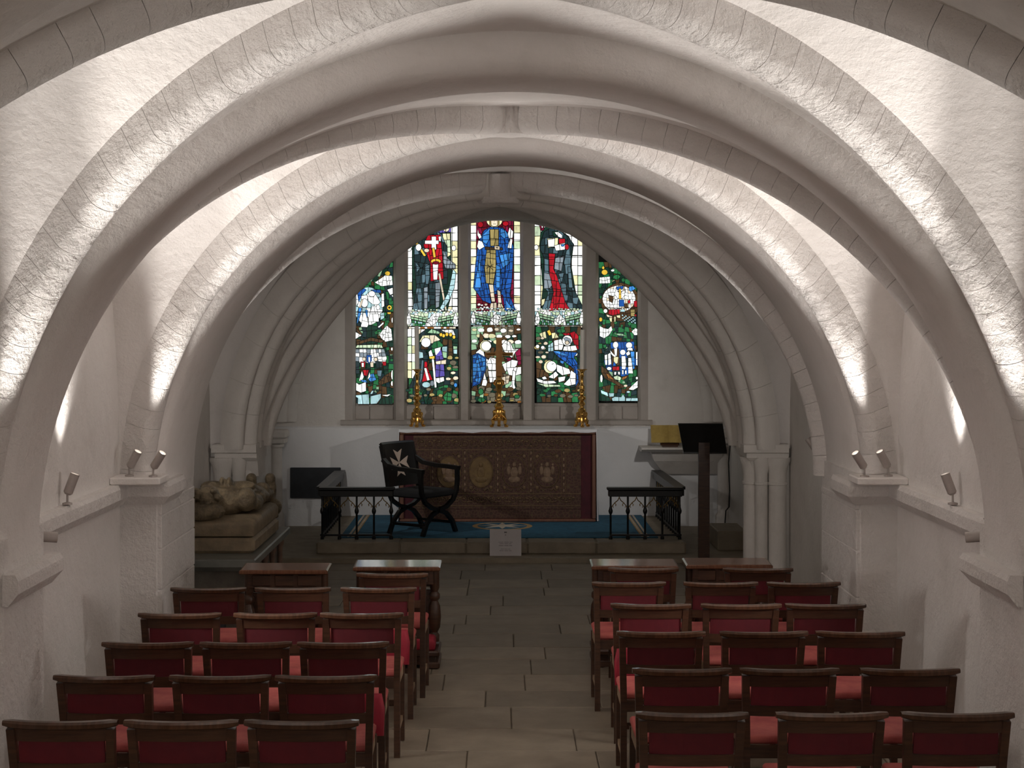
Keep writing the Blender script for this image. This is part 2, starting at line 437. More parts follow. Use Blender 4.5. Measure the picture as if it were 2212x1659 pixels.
# sanctuary responds: pilaster with three shafts and capital
for s_ in (-1, 1):
    sd = 'left' if s_ < 0 else 'right'
    root = struct(empty('clustered_column', (s_*2.46, 14.85, 0)), 'clustered stone column with moulded capital %s' % ('behind the tomb effigy' if s_ < 0 else 'right of the lectern'), 'column')
    MB().box(-.02 if s_ > 0 else -.30, .30 if s_ > 0 else .02, -.10, .45, 0, 1.34).obj('pilaster', SANCT, root)
    for i, (dx, dy, r) in enumerate(((-.10*s_, -.06, .075), (-.02*s_, -.15, .06), (.13*s_, -.15, .085))):
        MB().lathe([(r*1.3, 0), (r*1.3, .10), (r, .14), (r, .96), (r*1.12, .965), (r*1.12, .985), (r, .99), (r, 1.06), (r*1.15, 1.13), (r*1.45, 1.19), (r*1.45, 1.22)], 18, (dx, dy, 0)).obj('shaft', SANCT, root, True)
    a0, a1 = (-.20, .22) if s_ > 0 else (-.22, .20)
    c = MB(); c.rings([[(x, y_, z) for x, y_ in ((a0 + i, -.26 + i), (a1, -.26 + i), (a1, .40), (a0 + i, .40))] for z, i in ((1.19, .06), (1.22, .03), (1.26, .03), (1.27, 0), (1.34, 0), (1.35, .02))])
    c.obj('abacus', SANCT, root)
    MB().rings([[(x, y_, z) for x, y_ in ((a0 + .05 + i, -.2 + i), (a1, -.2 + i), (a1, .3), (a0 + .05 + i, .3))] for z, i in ((1.04, .09), (1.10, .06), (1.19, .02))]).obj('capital_bell', SANCT, root)
    root2 = struct(empty('corner_shaft', (s_*2.66, 18.72, 0)), 'slim corner shaft with ringed capital on the %s of the altar wall' % sd, 'column')
    MB().lathe([(.1, 0), (.1, .2), (.075, .24), (.07, 1.0), (.09, 1.02), (.09, 1.05), (.07, 1.06)], 18).obj('shaft', SANCT, root2, True)
    MB().cbox(-.12, .12, -.14, .15, 1.06, 1.12, .01).cbox(-.14, .14, -.16, .15, 1.12, 1.22, .02).obj('capital', SANCT, root2)
    # sanctuary side wall lining
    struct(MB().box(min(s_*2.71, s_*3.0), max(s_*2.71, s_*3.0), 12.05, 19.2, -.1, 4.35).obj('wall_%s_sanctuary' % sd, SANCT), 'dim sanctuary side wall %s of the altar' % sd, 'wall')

# east wall with the window opening
WD = 18.95
ox0, ox1, oz0, oz1 = pX(745, WD), pX(1400, WD), pZ(912, WD), 3.73
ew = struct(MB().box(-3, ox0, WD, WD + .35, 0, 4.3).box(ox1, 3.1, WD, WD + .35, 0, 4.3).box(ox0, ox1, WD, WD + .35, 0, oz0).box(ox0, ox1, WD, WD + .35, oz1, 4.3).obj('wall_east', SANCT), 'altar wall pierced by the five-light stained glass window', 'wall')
struct(MB().rings([[(-2.72, WD + .02, .0), (-2.72, WD - .05, 0), (-2.72, WD - .05, 1.215), (-2.72, WD - .03, 1.235), (-2.72, WD + .02, 1.25)], [(2.72, WD + .02, 0), (2.72, WD - .05, 0), (2.72, WD - .05, 1.215), (2.72, WD - .03, 1.235), (2.72, WD + .02, 1.25)]]).obj('wall_east_dado', WHITEW), 'white painted lower wall on both sides of the altar', 'wall')
GD_ = WD + .2                      # glass plane
LIG = {1: (768, 849), 2: (880, 990), 3: (1017, 1124), 4: (1155, 1259), 5: (1294, 1378)}
tr = struct(empty('trim_40'), 'grey stone frame with mullions and sill of the altar window', 'window frame')
gz0 = pZ(872, GD_)
bounds = [(ox0, pX(768, WD + .06))] + [(pX(LIG[i][1], WD + .03), pX(LIG[i+1][0], WD + .03)) for i in range(1, 5)] + [(pX(1378, WD + .06), ox1)]
for i, (a, b) in enumerate(bounds):
    yf = WD - .01 if 0 < i < 5 else WD + .0
    ym = WD + .05
    if 0 < i < 5:
        w = (b - a)
        pts = [(a + w*.0, GD_ + .1), (a, ym + .05), (a + w*.22, yf), (b - w*.22, yf), (b, ym + .05), (b, GD_ + .1)]
    elif i == 0: pts = [(a, GD_ + .1), (a, yf), (b - .03, yf), (b, yf + .05), (b, GD_ + .1)]
    else: pts = [(a, GD_ + .1), (a, yf + .05), (a + .03, yf), (b, yf), (b, GD_ + .1)]
    MB().prismz(pts, oz0 + .02, oz1).obj('mullion' if 0 < i < 5 else 'jamb', STONE, tr)
# sill: sloping stones, one per light
MB().rings([[(x, WD - .04, oz0 - .03), (x, WD - .04, oz0 + .015), (x, WD + .0, oz0 + .03), (x, WD + .3, oz0 + .03), (x, WD + .3, oz0 - .03)] for x in (ox0 - .05, ox1 + .05)]).obj('sill', STONE, tr)
for i in range(1, 6):
    a, b = pX(LIG[i][0], GD_) - .02, pX(LIG[i][1], GD_) + .02
    zt = gz0 + .01
    MB().prismz([(a, WD + .10), (b, WD + .10), (b, GD_ + .1), (a, GD_ + .1)], oz0 + .02, zt).obj('sill_block', STONE, tr)
    xs = a + (b - a)*random.uniform(.4, .6)
    MB().cbox(a + .01, xs - .004, WD + .075, WD + .11, oz0 + .03, zt - .03, .006).obj('sill_stone', STONE, tr)
    MB().cbox(xs + .004, b - .01, WD + .08, WD + .11, oz0 + .03, zt - .04, .006).obj('sill_stone', STONE, tr)

# ------------------------------------------------------------------ stained glass
GC = dict(W=(1.45,1.48,1.42), PG=(.74,.92,.62), PY=(1.0,.95,.55), GD=(.92,.58,.06), BL=(.015,.11,.45), LB=(.06,.30,.78), SK=(.50,.78,.82),
          RD=(.52,.008,.02), DR=(.15,.004,.016), GN=(.025,.18,.06), DG=(.010,.040,.026), TL=(.018,.040,.045), TG=(.11,.19,.23), GR=(.26,.31,.35),
          TN=(.42,.33,.12), BR=(.085,.045,.018), PU=(.13,.10,.46), ST=(.17,.15,.10), CR=(.92,.78,.58), LG=(.33,.56,.34), MG=(.26,.008,.05), OR=(.36,.14,.03))
GM = {}
def glass(code):
    if code in GM: return GM[code]
    m, nt, b = principled('glass_' + code)
    c = GC[code]
    n = noise(nt, 22, 4, .6, 'Object', (1, 1, .45))
    r = ramp(nt, n.outputs['Fac'], [(.3, tuple(x*.62 for x in c)), (.52, c)])
    cs = rndmul(nt, r.outputs['Color'], .78, 1.22)
    nt.links.new(cs, b.inputs['Emission Color']); b.inputs['Emission Strength'].default_value = .9
    b.inputs['Base Color'].default_value = (.02, .02, .02, 1); b.inputs['Roughness'].default_value = .45; b.inputs['Specular IOR Level'].default_value = .15
    GM[code] = m
    return m
LEAD = mat('lead_came', (.012, .012, .012), None, .6)
def ellp(cx, cy, rx, ry, n=12, a0=0, a1=360):
    return [(cx + rx*cos(radians(a0 + (a1-a0)*i/(n if a1-a0 == 360 else n-1))), cy + ry*sin(radians(a0 + (a1-a0)*i/(n if a1-a0 == 360 else n-1)))) for i in range(n)]
def area(p): return .5*sum(p[i][0]*p[(i+1) % len(p)][1] - p[(i+1) % len(p)][0]*p[i][1] for i in range(len(p)))
def clip(p, ax, v, keep_lo, sl=0.0):
    # keep the side coord(ax) + sl*other < v (or >)
    out = []; n = len(p)
    f = lambda q: (q[ax] + sl*q[1-ax] - v) * (1 if keep_lo else -1)
    for i in range(n):
        a, b = p[i], p[(i+1) % n]; fa, fb = f(a), f(b)
        if fa <= 0: out.append(a)
        if (fa < 0 < fb) or (fb < 0 < fa):
            t = fa/(fa - fb); out.append((a[0] + (b[0]-a[0])*t, a[1] + (b[1]-a[1])*t))
    return out
def chop(p, cell):
    if len(p) < 3 or abs(area(p)) < 30: return []
    xs = [q[0] for q in p]; ys = [q[1] for q in p]
    w, h = max(xs)-min(xs), max(ys)-min(ys)
    if max(w, h*.75) < cell: return [p]
    ax = 0 if w > h*.75 else 1
    lo, ext = (min(xs), w) if ax == 0 else (min(ys), h)
    sl = random.uniform(-.25, .25)
    cx = (min(ys)+max(ys))/2 if ax == 0 else (min(xs)+max(xs))/2
    v = lo + ext*random.uniform(.42, .58) + sl*cx
    return chop(clip(p, ax, v, True, sl), cell) + chop(clip(p, ax, v, False, sl), cell)
def grow(p, d):
    # offset along vertex normals by d (positive = outward)
    n = len(p); sg = 1 if area(p) > 0 else -1; out = []
    for i in range(n):
        a, b, c = Vector(p[i-1]), Vector(p[i]), Vector(p[(i+1) % n])
        e1, e2 = (b-a), (c-b)
        if e1.length < 1e-6 or e2.length < 1e-6: out.append(tuple(b)); continue
        e1.normalize(); e2.normalize()
        nn = Vector((e1.y + e2.y, -(e1.x + e2.x)))*sg
        if nn.length < 1e-4: out.append(tuple(b)); continue
        nn.normalize(); k = max(nn.dot(Vector((e1.y, -e1.x))*sg), .45)
        q = b + nn*(d/k); out.append((q.x, q.y))
    return out
class Light:
    """one light of the window: shapes are given in a local drawing frame and become leaded glass pieces"""
    def __init__(s, idx, ox, oy, sc, zt):
        s.ox, s.oy, s.sc = ox, oy, sc; s.k = 0; s.lead = MB(); s.idx = idx; s.zt = zt; s.panes = []; s.polys = []; s.nsh = 0
        x0, x1 = LIG[idx]
        s.x0, s.x1 = (x0 - ox)/sc - 6, (x1 - ox)/sc + 6
        s.y0, s.y1 = (468 - oy)/sc, (874 - oy)/sc
        s.root = struct(empty('window_%d' % idx, (pX((x0+x1)/2, GD_), GD_, gz0)), zt, 'window')
        s.cx, s.cz = s.root.location.x, s.root.location.z
    def w(s, q): return (pX(s.ox + q[0]*s.sc, GD_) - s.cx, pZ(s.oy + q[1]*s.sc, GD_) - s.cz)
    def bound(s, p):
        for ax, v, lo in ((0, s.x0, False), (0, s.x1, True), (1, s.y0, False), (1, s.y1, True)):
            p = clip(p, ax, v, lo)
            if len(p) < 3: return []
        # clip under the vault
        return p
    def ok(s, p):
        cx = sum(q[0] for q in p)/len(p); cy = sum(q[1] for q in p)/len(p)
        X, Z = s.w((cx, cy)); X += s.cx; Z += s.cz
        return Z < ZS + 2.44*sqrt(max(0, 1 - (X/2.5)**2)) + .03
    def flat(s, p, y0, y1, b):
        b.prism([s.w(q) for q in p], y0, y1)
    def shape(s, code, pts, cell=62, inset=2.7, edge=2.4):
        p = s.bound(list(pts))
        if len(p) < 3: return
        s.k += 1; yb = -.0016*s.k; s.nsh += 1; s.polys.append((s.nsh, yb, big_ := grow(p, edge)))
        big = s.bound(grow(p, edge))
        if len(big) >= 3: s.flat(big, yb, yb + .001, s.lead)
        for q in chop(p, cell):
            if not s.ok(q): continue
            q2 = grow(q, -inset)
            if abs(area(q2)) < 12 or area(q2)*area(q) < 0: q2 = grow(q, -.5)
            code_ = random.choice(code) if isinstance(code, (list, tuple)) else code
            s.panes.append((s.nsh, yb, code_, q2))
    def line(s, pts, w=3):
        s.k += .2
        P = [Vector(p) for p in pts]; L, R = [], []
        for i, p in enumerate(P):
            t = (P[min(i+1, len(P)-1)] - P[max(i-1, 0)]).normalized(); n = Vector((-t.y, t.x))
            L.append(tuple(p + n*w/2)); R.append(tuple(p - n*w/2))
        yb = -.0016*s.k
        for i in range(len(P)-1):
            q = s.bound([L[i], L[i+1], R[i+1], R[i]])
            if len(q) >= 3: s.flat(q, yb - .0016, yb - .0001, s.lead)
    def blobs(s, code, cx0, cx1, cy0, cy1, st, r=.48, skip=.0, asp=.8, inset=1.6):
        y = cy0; row = 0
        while y < cy1:
            x = cx0 + (st*.5 if row % 2 else 0)
            while x < cx1:
                if random.random() >= skip:
                    n = random.choice((6, 7, 8)); a0 = random.uniform(0, 360)
                    rr = st*r*random.uniform(.62, 1.12); ax_ = asp*random.uniform(.6, 1.0); x_ = x + st*random.uniform(-.16, .16); y_ = y + st*random.uniform(-.12, .12)
                    p = [(x_ + rr*cos(radians(a0 + 360*i/n))*random.uniform(.85, 1.12), y_ + rr*ax_*sin(radians(a0 + 360*i/n))*random.uniform(.85, 1.12)) for i in range(n)]
                    s.shape(code, p, 400, inset, 1.5)
                x += st
            y += st*asp; row += 1
    def done(s):
        s.lead.v and s.lead.obj('lead_came', LEAD, s.root)
        def inside(pt, poly):
            c = False; n = len(poly); j = n - 1
            for i in range(n):
                (xi, yi), (xj, yj) = poly[i], poly[j]
                if (yi > pt[1]) != (yj > pt[1]) and pt[0] < (xj - xi)*(pt[1] - yi)/(yj - yi) + xi: c = not c
                j = i
            return c
        keep = [q for q in s.panes if not any(n > q[0] and yb < q[1] - 1e-6 and all(inside(v, poly) for v in q[3]) for n, yb, poly in s.polys)]
        keep.sort(key=lambda q: -abs(area(q[3])))
        for n, yb, code_, q2 in keep[:300]:
            b = MB(); s.flat(q2, yb - .0012, yb - .0001, b); b.obj('pane', glass(code_), s.root)
        if keep[300:]:
            b = MB(); mi = []; codes = []
            for n, yb, code_, q2 in keep[300:]:
                k = len(b.f); s.flat(q2, yb - .0012, yb - .0001, b)
                if code_ not in codes: codes.append(code_)
                mi += [codes.index(code_)]*(len(b.f) - k)
            me = bpy.data.meshes.new('small_panes'); me.from_pydata(b.v, [], b.f)
            for c in codes: me.materials.append(glass(c))
            me.polygons.foreach_set('material_index', mi)
            o = link('small_panes', me, s.root); o['kind'] = 'stuff'
def quarries(L, x0, x1, y0, y1, w, h, pal):
    n = max(1, round((x1-x0)/w)); m = max(1, round((y1-y0)/h)); dx = (x1-x0)/n; dy = (y1-y0)/m
    L.k += 1
    for i in range(n):
        for j in range(m):
            j2 = lambda: random.uniform(-3, 3)
            a, b, c, d = x0 + i*dx, x0 + (i+1)*dx, y0 + j*dy, y0 + (j+1)*dy
            L.k -= 1
            L.shape(pal, [(a, c + j2()), (b, c + j2()), (b, d + j2()), (a, d + j2())], 400, 3)
def base(L, code='DG'):
    p = [(L.x0, L.y0), (L.x1, L.y0), (L.x1, L.y1), (L.x0, L.y1)]
    L.k = 0; L.flat(p, .0, .004, L.lead)
def canopy(L, xa, xb, y):
    xm = (xa + xb)/2; h = (xb - xa)/2
    L.shape(['W', 'PG', 'W', 'SK'], [(xa, y - 10), (xb, y - 10), (xb, y + 112), (xa, y + 112)], 46, 2.6)
    L.blobs(['W', 'PG', 'SK'], xa + 25, xb - 20, y - 30, y - 2, 26, .5)
    for sg in (-1, 1):
        e = xm + sg*h*.86; i_ = xm + sg*h*.22
        L.shape(['LG','PG'], [(e, y + 2), (i_, y + 34), (i_, y + 52), (e, y + 22)], 60)
        L.shape('LG', [(e, y + 24), (i_, y + 54), (i_, y + 74), (e, y + 44)], 60)
        L.shape(['GN','SK','LG','GN'], [(e, y + 48), (i_ + sg*6, y + 78), (i_ + sg*14, y + 112), (e - sg*12, y + 104)], 30, 2.6)
    L.shape('W', [(xm, y + 8), (xm + 26, y + 40), (xm + 52, y + 62), (xm + 20, y + 86), (xm, y + 104), (xm - 20, y + 86), (xm - 52, y + 62), (xm - 26, y + 40)], 44)
    L.shape(['OR', 'CR', 'W'], [(xa + 20, y + 112), (xb - 20, y + 112), (xb - 20, y + 128), (xa + 20, y + 128)], 40, 1.5)
    L.line([(xa, y + 108), (xb, y + 108)], 6)
    for e in (xa + 22, xb - 22):
        L.shape('W', [(e, y - 14), (e + 14, y + 20), (e + 22, y + 60), (e + 12, y + 96), (e - 12, y + 96), (e - 22, y + 60), (e - 14, y + 20)], 44)
BGP = ['DG','DG','BR','TL','GN']
PALE = ['W', 'W', 'PG', 'PY', 'W']

# light 2: knight in a dark mantle with red tunic
L = Light(2, 870, 470, .2529, 'stained glass light with a knight in black mantle and red tunic with white cross')
base(L)
quarries(L, 32, 470, -10, 830, 50, 72, PALE)
L.shape('DG', [(80,120),(200,60),(410,40),(415,420),(440,560),(380,800),(90,800),(80,420)], 200)
L.shape('PU', [(240,105),(300,60),(415,40),(410,125),(320,132)], 50); L.shape('CR', ellp(370,88,30,36,9), 50); L.shape('GD', [(345,72),(392,66),(388,88),(350,92)], 50)
L.shape(['PG','PY'], [(340,135),(405,135),(410,320),(375,345),(345,260)], 62)
L.shape(['TL','TL','TG'], [(130,160),(240,95),(330,140),(380,255),(385,430),(380,570),(300,570),(235,760),(150,795),(85,785),(118,600),(98,390),(100,230)], 66)
for p in ([(120,400),(150,440),(200,400)], [(160,460),(140,600),(110,760)], [(200,450),(190,560)], [(225,460),(215,600)]): L.line(p, 4)
L.shape('TG', [(190,420),(225,400),(232,500),(220,570),(196,570)], 60); L.shape('TG', [(110,380),(150,430),(120,470)], 60)
L.shape('GR', [(350,280),(385,350),(450,400),(450,440),(368,440),(345,380)], 44)
L.shape('RD', [(215,150),(322,148),(338,300),(350,525),(238,545),(236,400),(178,235)], 64)
L.shape('W', [(246,162),(286,162),(286,195),(308,195),(308,228),(286,228),(288,275),(246,275),(246,228),(188,226),(190,196),(246,195)], 200)
L.shape('W', [(256,398),(305,396),(296,532),(262,532)], 80); L.shape('GD', ellp(284,374,46,24,10), 90); L.shape('DR', ellp(284,388,30,14,8), 90)
L.shape('GD', [(92,200),(116,194),(202,326),(182,334)], 80); L.shape('GD', [(250,262),(272,258),(285,340),(262,345)], 80); L.shape('W', ellp(136,256,26,32,9), 80); L.shape('CR', ellp(205,282,24,18,8), 80)
L.shape('W', [(305,165),(330,160),(326,205),(312,205)], 60)
L.shape('TL', [(225,560),(285,560),(275,745),(232,745)], 60)
L.shape('GR', [(180,600),(216,590),(212,780),(184,780)], 70); L.shape('GR', [(278,560),(326,550),(312,762),(282,775)], 70)
L.shape('SK', [(168,800),(200,776),(220,800),(214,838),(180,838)], 70); L.shape('SK', [(286,795),(310,780),(372,822),(350,834),(300,824)], 70)
L.shape('CR', [(304,480),(321,476),(378,797),(364,797)], 120, 1)
L.shape('SK', [(430,440),(456,470),(442,600),(395,715),(340,795),(318,775),(388,640),(414,520)], 62)
L.shape('W', ellp(56,268,22,24,8), 60); L.shape('W', ellp(436,262,20,24,8), 60)
for y in (435, 642, 800): L.line([(30, y), (475, y)], 5)
canopy(L, 35, 475, 822)
L.shape(BGP, [(115,950),(475,950),(475,1590),(50,1590),(55,1380),(115,1200)], 66)
quarries(L, 45, 118, 950, 1370, 40, 70, PALE)
L.shape(['W','CR'], [(120,950),(200,955),(140,1000)], 60); L.shape('W', [(330,960),(430,955),(455,1010),(380,990)], 60)
L.shape('LG', [(210,985),(250,950),(320,975),(320,995)], 60)
L.shape(['PY','CR'], [(145,1060),(175,1005),(280,1002),(325,1040),(290,1075),(200,1075)], 62)
for c in ((352,1008),(380,998),(412,1000),(440,1020),(330,1000)): L.shape('GD', ellp(c[0], c[1], 15, 18, 7), 60)
L.shape(['LG','SK'], [(336,1100),(384,1098),(380,1200),(345,1196)], 50); L.shape(['LG','SK'], [(432,1095),(470,1098),(468,1165),(436,1162)], 50)
L.shape('BR', [(392,1040),(424,1040),(432,1185),(392,1190)], 60)
L.shape('TL', [(120,1120),(190,1125),(225,1180),(190,1400),(150,1445),(55,1455),(125,1300)], 66)
L.shape('SK', [(125,1135),(178,1150),(182,1196),(130,1206)], 70); L.shape('TG', [(165,1215),(185,1215),(172,1370),(150,1420)], 90)
L.shape('W', ellp(203,1066,42,42,11), 100); L.line(ellp(180, 1076, 18, 22, 6, 60, 250), 3)
L.shape('RD', [(190,1228),(212,1228),(220,1290),(262,1382),(168,1402),(186,1320)], 70); L.shape('W', [(188,1285),(206,1282),(234,1384),(214,1390)], 120, 1)
L.shape('SK', ellp(206,1424,38,26,9), 80); L.shape('GR', ellp(256,1412,20,26,8), 80)
L.shape('W', [(225,1145),(248,1125),(266,1180),(230,1188)], 80); L.shape('GD', [(228,1186),(278,1178),(278,1204),(234,1206)], 80); L.shape('W', [(253,1205),(270,1205),(294,1448),(278,1448)], 90, 1)
L.shape('GN', [(245,1100),(270,1062),(315,1050),(352,1088),(340,1108),(262,1118)], 66); L.shape('W', [(275,1118),(332,1102),(322,1150),(306,1182),(282,1172)], 80)
L.shape('PU', [(284,1180),(308,1184),(330,1120),(352,1200),(364,1352),(284,1362)], 70); L.shape('CR', [(284,1226),(376,1210),(374,1250),(290,1252)], 70); L.shape('W', [(286,1368),(356,1356),(360,1392),(310,1412),(288,1396)], 60)
L.blobs(['TN','ST','CR'], 400, 470, 1190, 1440, 56); L.blobs(['ST','BR','TN','DG'], 60, 470, 1465, 1570, 58)
L.shape('GN', [(130,1500),(150,1460),(165,1490),(178,1462),(172,1510)], 60); L.shape('GN', [(350,1520),(385,1480),(425,1500),(420,1560),(365,1560)], 44); L.shape('LB', ellp(456,1425,16,20,7), 60)
for y in (1210,): L.line([(120, y), (475, y)], 5)
L.done()

# light 3: central figure in blue mantle over a tan tunic
L = Light(3, 1005, 460, .2529, 'central stained glass light with a robed figure in blue over a tan tunic')
base(L)
quarries(L, 45, 95, 40, 840, 50, 68, ['W','W','PG','W','PY']); quarries(L, 415, 470, 40, 840, 55, 68, ['W','W','PG','W','PY'])
L.shape(['MG','DR'], [(95,60),(410,60),(415,850),(95,850)], 60)
L.shape('W', [(60,40),(190,40),(188,68),(60,70)], 60); L.shape('W', [(320,40),(470,40),(470,68),(322,68)], 60)
L.shape('RD', ellp(130,100,26,26,8), 60); L.shape('RD', ellp(345,92,28,22,8), 60)
L.shape('BL', [(110,250),(160,150),(210,120),(320,125),(385,190),(415,300),(400,560),(380,700),(430,830),(340,840),(320,700),(205,690),(225,780),(150,750),(70,640),(90,420)], 62)
L.shape('LB', [(145,190),(210,128),(205,230),(180,270),(150,250)], 66); L.shape('LB', [(300,130),(345,150),(375,200),(330,220),(300,190)], 66)
L.shape('LB', [(90,560),(130,350),(135,640),(80,640)], 70); L.shape('LB', [(262,440),(300,460),(296,640),(262,640)], 70); L.shape('LB', [(345,740),(390,800),(440,830),(350,822)], 70); L.shape('LB', [(290,360),(390,340),(370,440),(320,470)], 60)
for p in ([(120,330),(110,480),(160,700)], [(150,330),(150,500),(200,720)], [(330,230),(360,320),(380,260)], [(300,480),(320,600),(310,680)], [(345,500),(340,640),(350,700)]): L.line(p, 5)
L.shape(['TN'], [(210,140),(285,140),(285,280),(215,285)], 70); L.shape('TN', [(185,300),(262,300),(262,480),(240,610),(178,600),(165,470)], 66)
for x in (195, 215, 238): L.line([(x, 310), (x - 6, 590)], 2.5)
L.line([(180,475),(240,440)], 5); L.line([(190,440),(240,490)], 5); L.line([(205,150),(215,280)], 4); L.line([(290,150),(285,280)], 4)
L.shape('PY', ellp(249,62,70,62,14), 400); L.shape('CR', ellp(249,68,42,52,11), 400)
L.shape('TN', [(207,60),(218,58),(222,110),(208,115)], 100, .8); L.shape('TN', [(290,60),(278,58),(276,110),(290,115)], 100, .8)
L.line([(228,62),(242,64)], 4); L.line([(258,64),(272,62)], 4); L.line([(249,66),(248,84)], 2.5); L.line([(238,96),(262,96)], 4)
L.shape('W', [(102,190),(108,140),(118,175),(130,180),(142,210),(120,225)], 90); L.shape('W', [(100,290),(112,235),(145,245),(165,290),(120,318)], 90); L.shape('W', [(362,180),(378,122),(410,160),(405,215),(372,220)], 90); L.shape('W', [(380,220),(405,225),(395,305),(360,300)], 90)
L.shape('BR', [(170,290),(320,300),(320,318),(170,315)], 70); L.shape('CR', [(248,282),(296,286),(294,318),(250,314)], 90); L.line([(262,298),(282,300)], 8)
L.shape('CR', [(200,610),(240,612),(248,690),(256,760),(225,760)], 70); L.shape('CR', [(272,655),(300,670),(312,770),(280,770)], 70)
L.shape(['PY','CR'], [(218,770),(268,765),(270,830),(225,870),(200,860)], 60); L.shape(['PY','CR'], [(280,770),(312,775),(345,850),(310,860),(275,810)], 60)
L.blobs(['W','CR'], 115, 200, 785, 810, 30, .5)
L.line([(345,450),(340,700)], 5); L.line([(395,70),(360,480)], 6)
for y in (232, 510, 722): L.line([(40, y), (480, y)], 5)
canopy(L, 48, 478, 850)
L.shape(['DG','BR','LG','ST'], [(50,970),(480,970),(485,1610),(55,1610)], 66)
L.blobs(['W','CR','W','PY','W'], 80, 470, 1000, 1130, 62, .5)
L.shape('BR', [(128,1020),(160,1060),(130,1180),(95,1190),(120,1100)], 66)
L.shape('W', [(90,1190),(150,1140),(170,1230),(230,1280),(210,1330),(140,1260)], 90)
L.shape('PY', ellp(176,1135,52,50,13), 400); L.shape('W', ellp(180,1135,44,42,12), 400); L.line([(218,1150),(208,1165)], 4)
L.shape('BL', [(62,1215),(110,1195),(180,1235),(180,1330),(130,1450),(60,1490)], 400); L.shape(['LB','LB','BL'], [(66,1225),(110,1205),(175,1245),(170,1330),(125,1440),(66,1480)], 46)
L.shape('W', [(140,1470),(165,1360),(190,1440),(180,1475)], 80); L.shape('W', [(185,1270),(215,1230),(262,1240),(262,1340),(200,1340)], 60); L.shape('W', [(195,1345),(265,1345),(262,1440),(210,1445)], 60)
L.shape('W', [(310,1130),(345,1085),(385,1105),(410,1160),(470,1160),(420,1200),(400,1240),(330,1180)], 70); L.line([(335,1110),(375,1130)], 4)
L.shape('MG', [(425,1190),(470,1150),(480,1290),(450,1300)], 60); L.shape('MG', [(350,1230),(400,1235),(380,1270),(355,1260)], 60)
L.shape('W', [(315,1290),(400,1250),(450,1260),(440,1300),(400,1340),(340,1350)], 70); L.shape('W', [(350,1320),(480,1310),(480,1370),(420,1390),(370,1380)], 70)
L.shape('W', [(405,1340),(430,1350),(420,1460),(430,1490),(390,1515),(360,1490),(395,1460)], 70)
L.shape('CR', [(310,1400),(380,1380),(370,1450),(320,1470)], 50)
L.blobs(['BR','TN','ST','OR'], 80, 480, 1500, 1600, 62); L.shape('GN', ellp(135,1520,24,28,7), 60); L.shape('GN', ellp(140,1590,34,22,7), 60); L.shape('GN', ellp(440,1562,26,18,6), 60)
L.done()

# light 4: figure in dark cloak over red
L = Light(4, 1145, 470, .2529, 'stained glass light with a veiled figure in dark cloak over a red gown')
base(L)
quarries(L, 38, 460, -10, 830, 50, 80, PALE)
L.shape('DG', [(90,130),(130,80),(200,70),(330,160),(370,240),(350,400),(390,640),(455,780),(90,780),(110,600),(80,240)], 500)
L.shape(['TL','TL','TG'], [(90,210),(120,120),(200,75),(320,160),(375,230),(352,300),(345,420),(370,600),(455,770),(440,785),(350,790),(100,785),(160,640),(120,600),(118,340),(85,270)], 66)
L.shape('DG', [(190,120),(240,110),(230,160),(200,165)], 60); L.shape('MG', [(80,70),(120,66),(118,110),(90,112)], 40); L.shape('W', [(96,66),(112,64),(110,90),(98,90)], 40)
L.shape('PY', [(145,180),(240,172),(238,250),(150,258)], 90); L.shape('W', [(150,190),(212,180),(208,250),(155,250)], 90)
L.shape('RD', [(244,182),(298,180),(300,225),(246,225)], 70); L.shape('W', [(205,125),(240,122),(275,150),(272,178),(240,165)], 60)
L.shape('W', [(205,240),(300,215),(298,275),(220,285)], 66); L.shape('RD', ellp(314,252,18,26,8), 60); L.shape('LB', [(262,232),(296,225),(290,245),(270,248)], 60)
L.shape('RD', [(158,305),(215,310),(200,440),(230,500),(255,580),(300,720),(340,785),(160,795),(200,640),(165,480)], 62)
L.shape('GR', [(215,345),(290,330),(268,460),(205,440)], 62); L.shape('GR', [(118,470),(165,480),(188,580),(168,605),(118,608)], 60); L.shape('TG', [(240,480),(290,470),(270,560)], 60); L.shape('TG', [(320,420),(345,420),(365,600),(330,600)], 60); L.shape('TG', [(120,350),(158,360),(160,460),(122,460)], 60)
for p in ([(230,600),(215,780)], [(270,620),(250,700),(215,780)], [(290,300),(290,520),(330,660)], [(330,640),(360,720),(430,780)], [(190,460),(180,560)], [(120,700),(100,770)], [(320,180),(360,260)]): L.line(p, 4)
L.shape('PY', [(95,700),(130,690),(120,740),(95,760)], 60)
L.shape('W', ellp(52,256,20,24,8), 60)
for y in (340, 632): L.line([(36, y), (465, y)], 5)
canopy(L, 40, 462, 812)
L.shape(BGP, [(45,930),(430,930),(455,1100),(455,1575),(55,1575)], 66)
L.shape('PY', [(75,990),(130,970),(140,1030),(100,1035)], 60); L.shape('GD', [(140,970),(165,955),(185,1000),(160,1010)], 60); L.shape('PY', [(180,985),(215,980),(245,1025),(185,1035)], 60); L.shape('GN', ellp(262,968,40,20,8), 60)
L.shape('RD', [(270,990),(330,985),(345,1000),(300,1010)], 60); L.shape('RD', [(335,985),(375,970),(410,1010),(412,1130),(385,1110),(360,1050)], 56)
L.blobs(['CR','ST','TN'], 62, 140, 1030, 1250, 50); L.shape('W', ellp(62,1100,18,18,7), 60); L.shape('W', ellp(106,1108,18,16,7), 60)
L.shape('SK', [(150,1090),(195,1060),(198,1140),(150,1145)], 44); L.shape('W', [(200,1050),(262,1035),(285,1080),(270,1130),(205,1130)], 60)
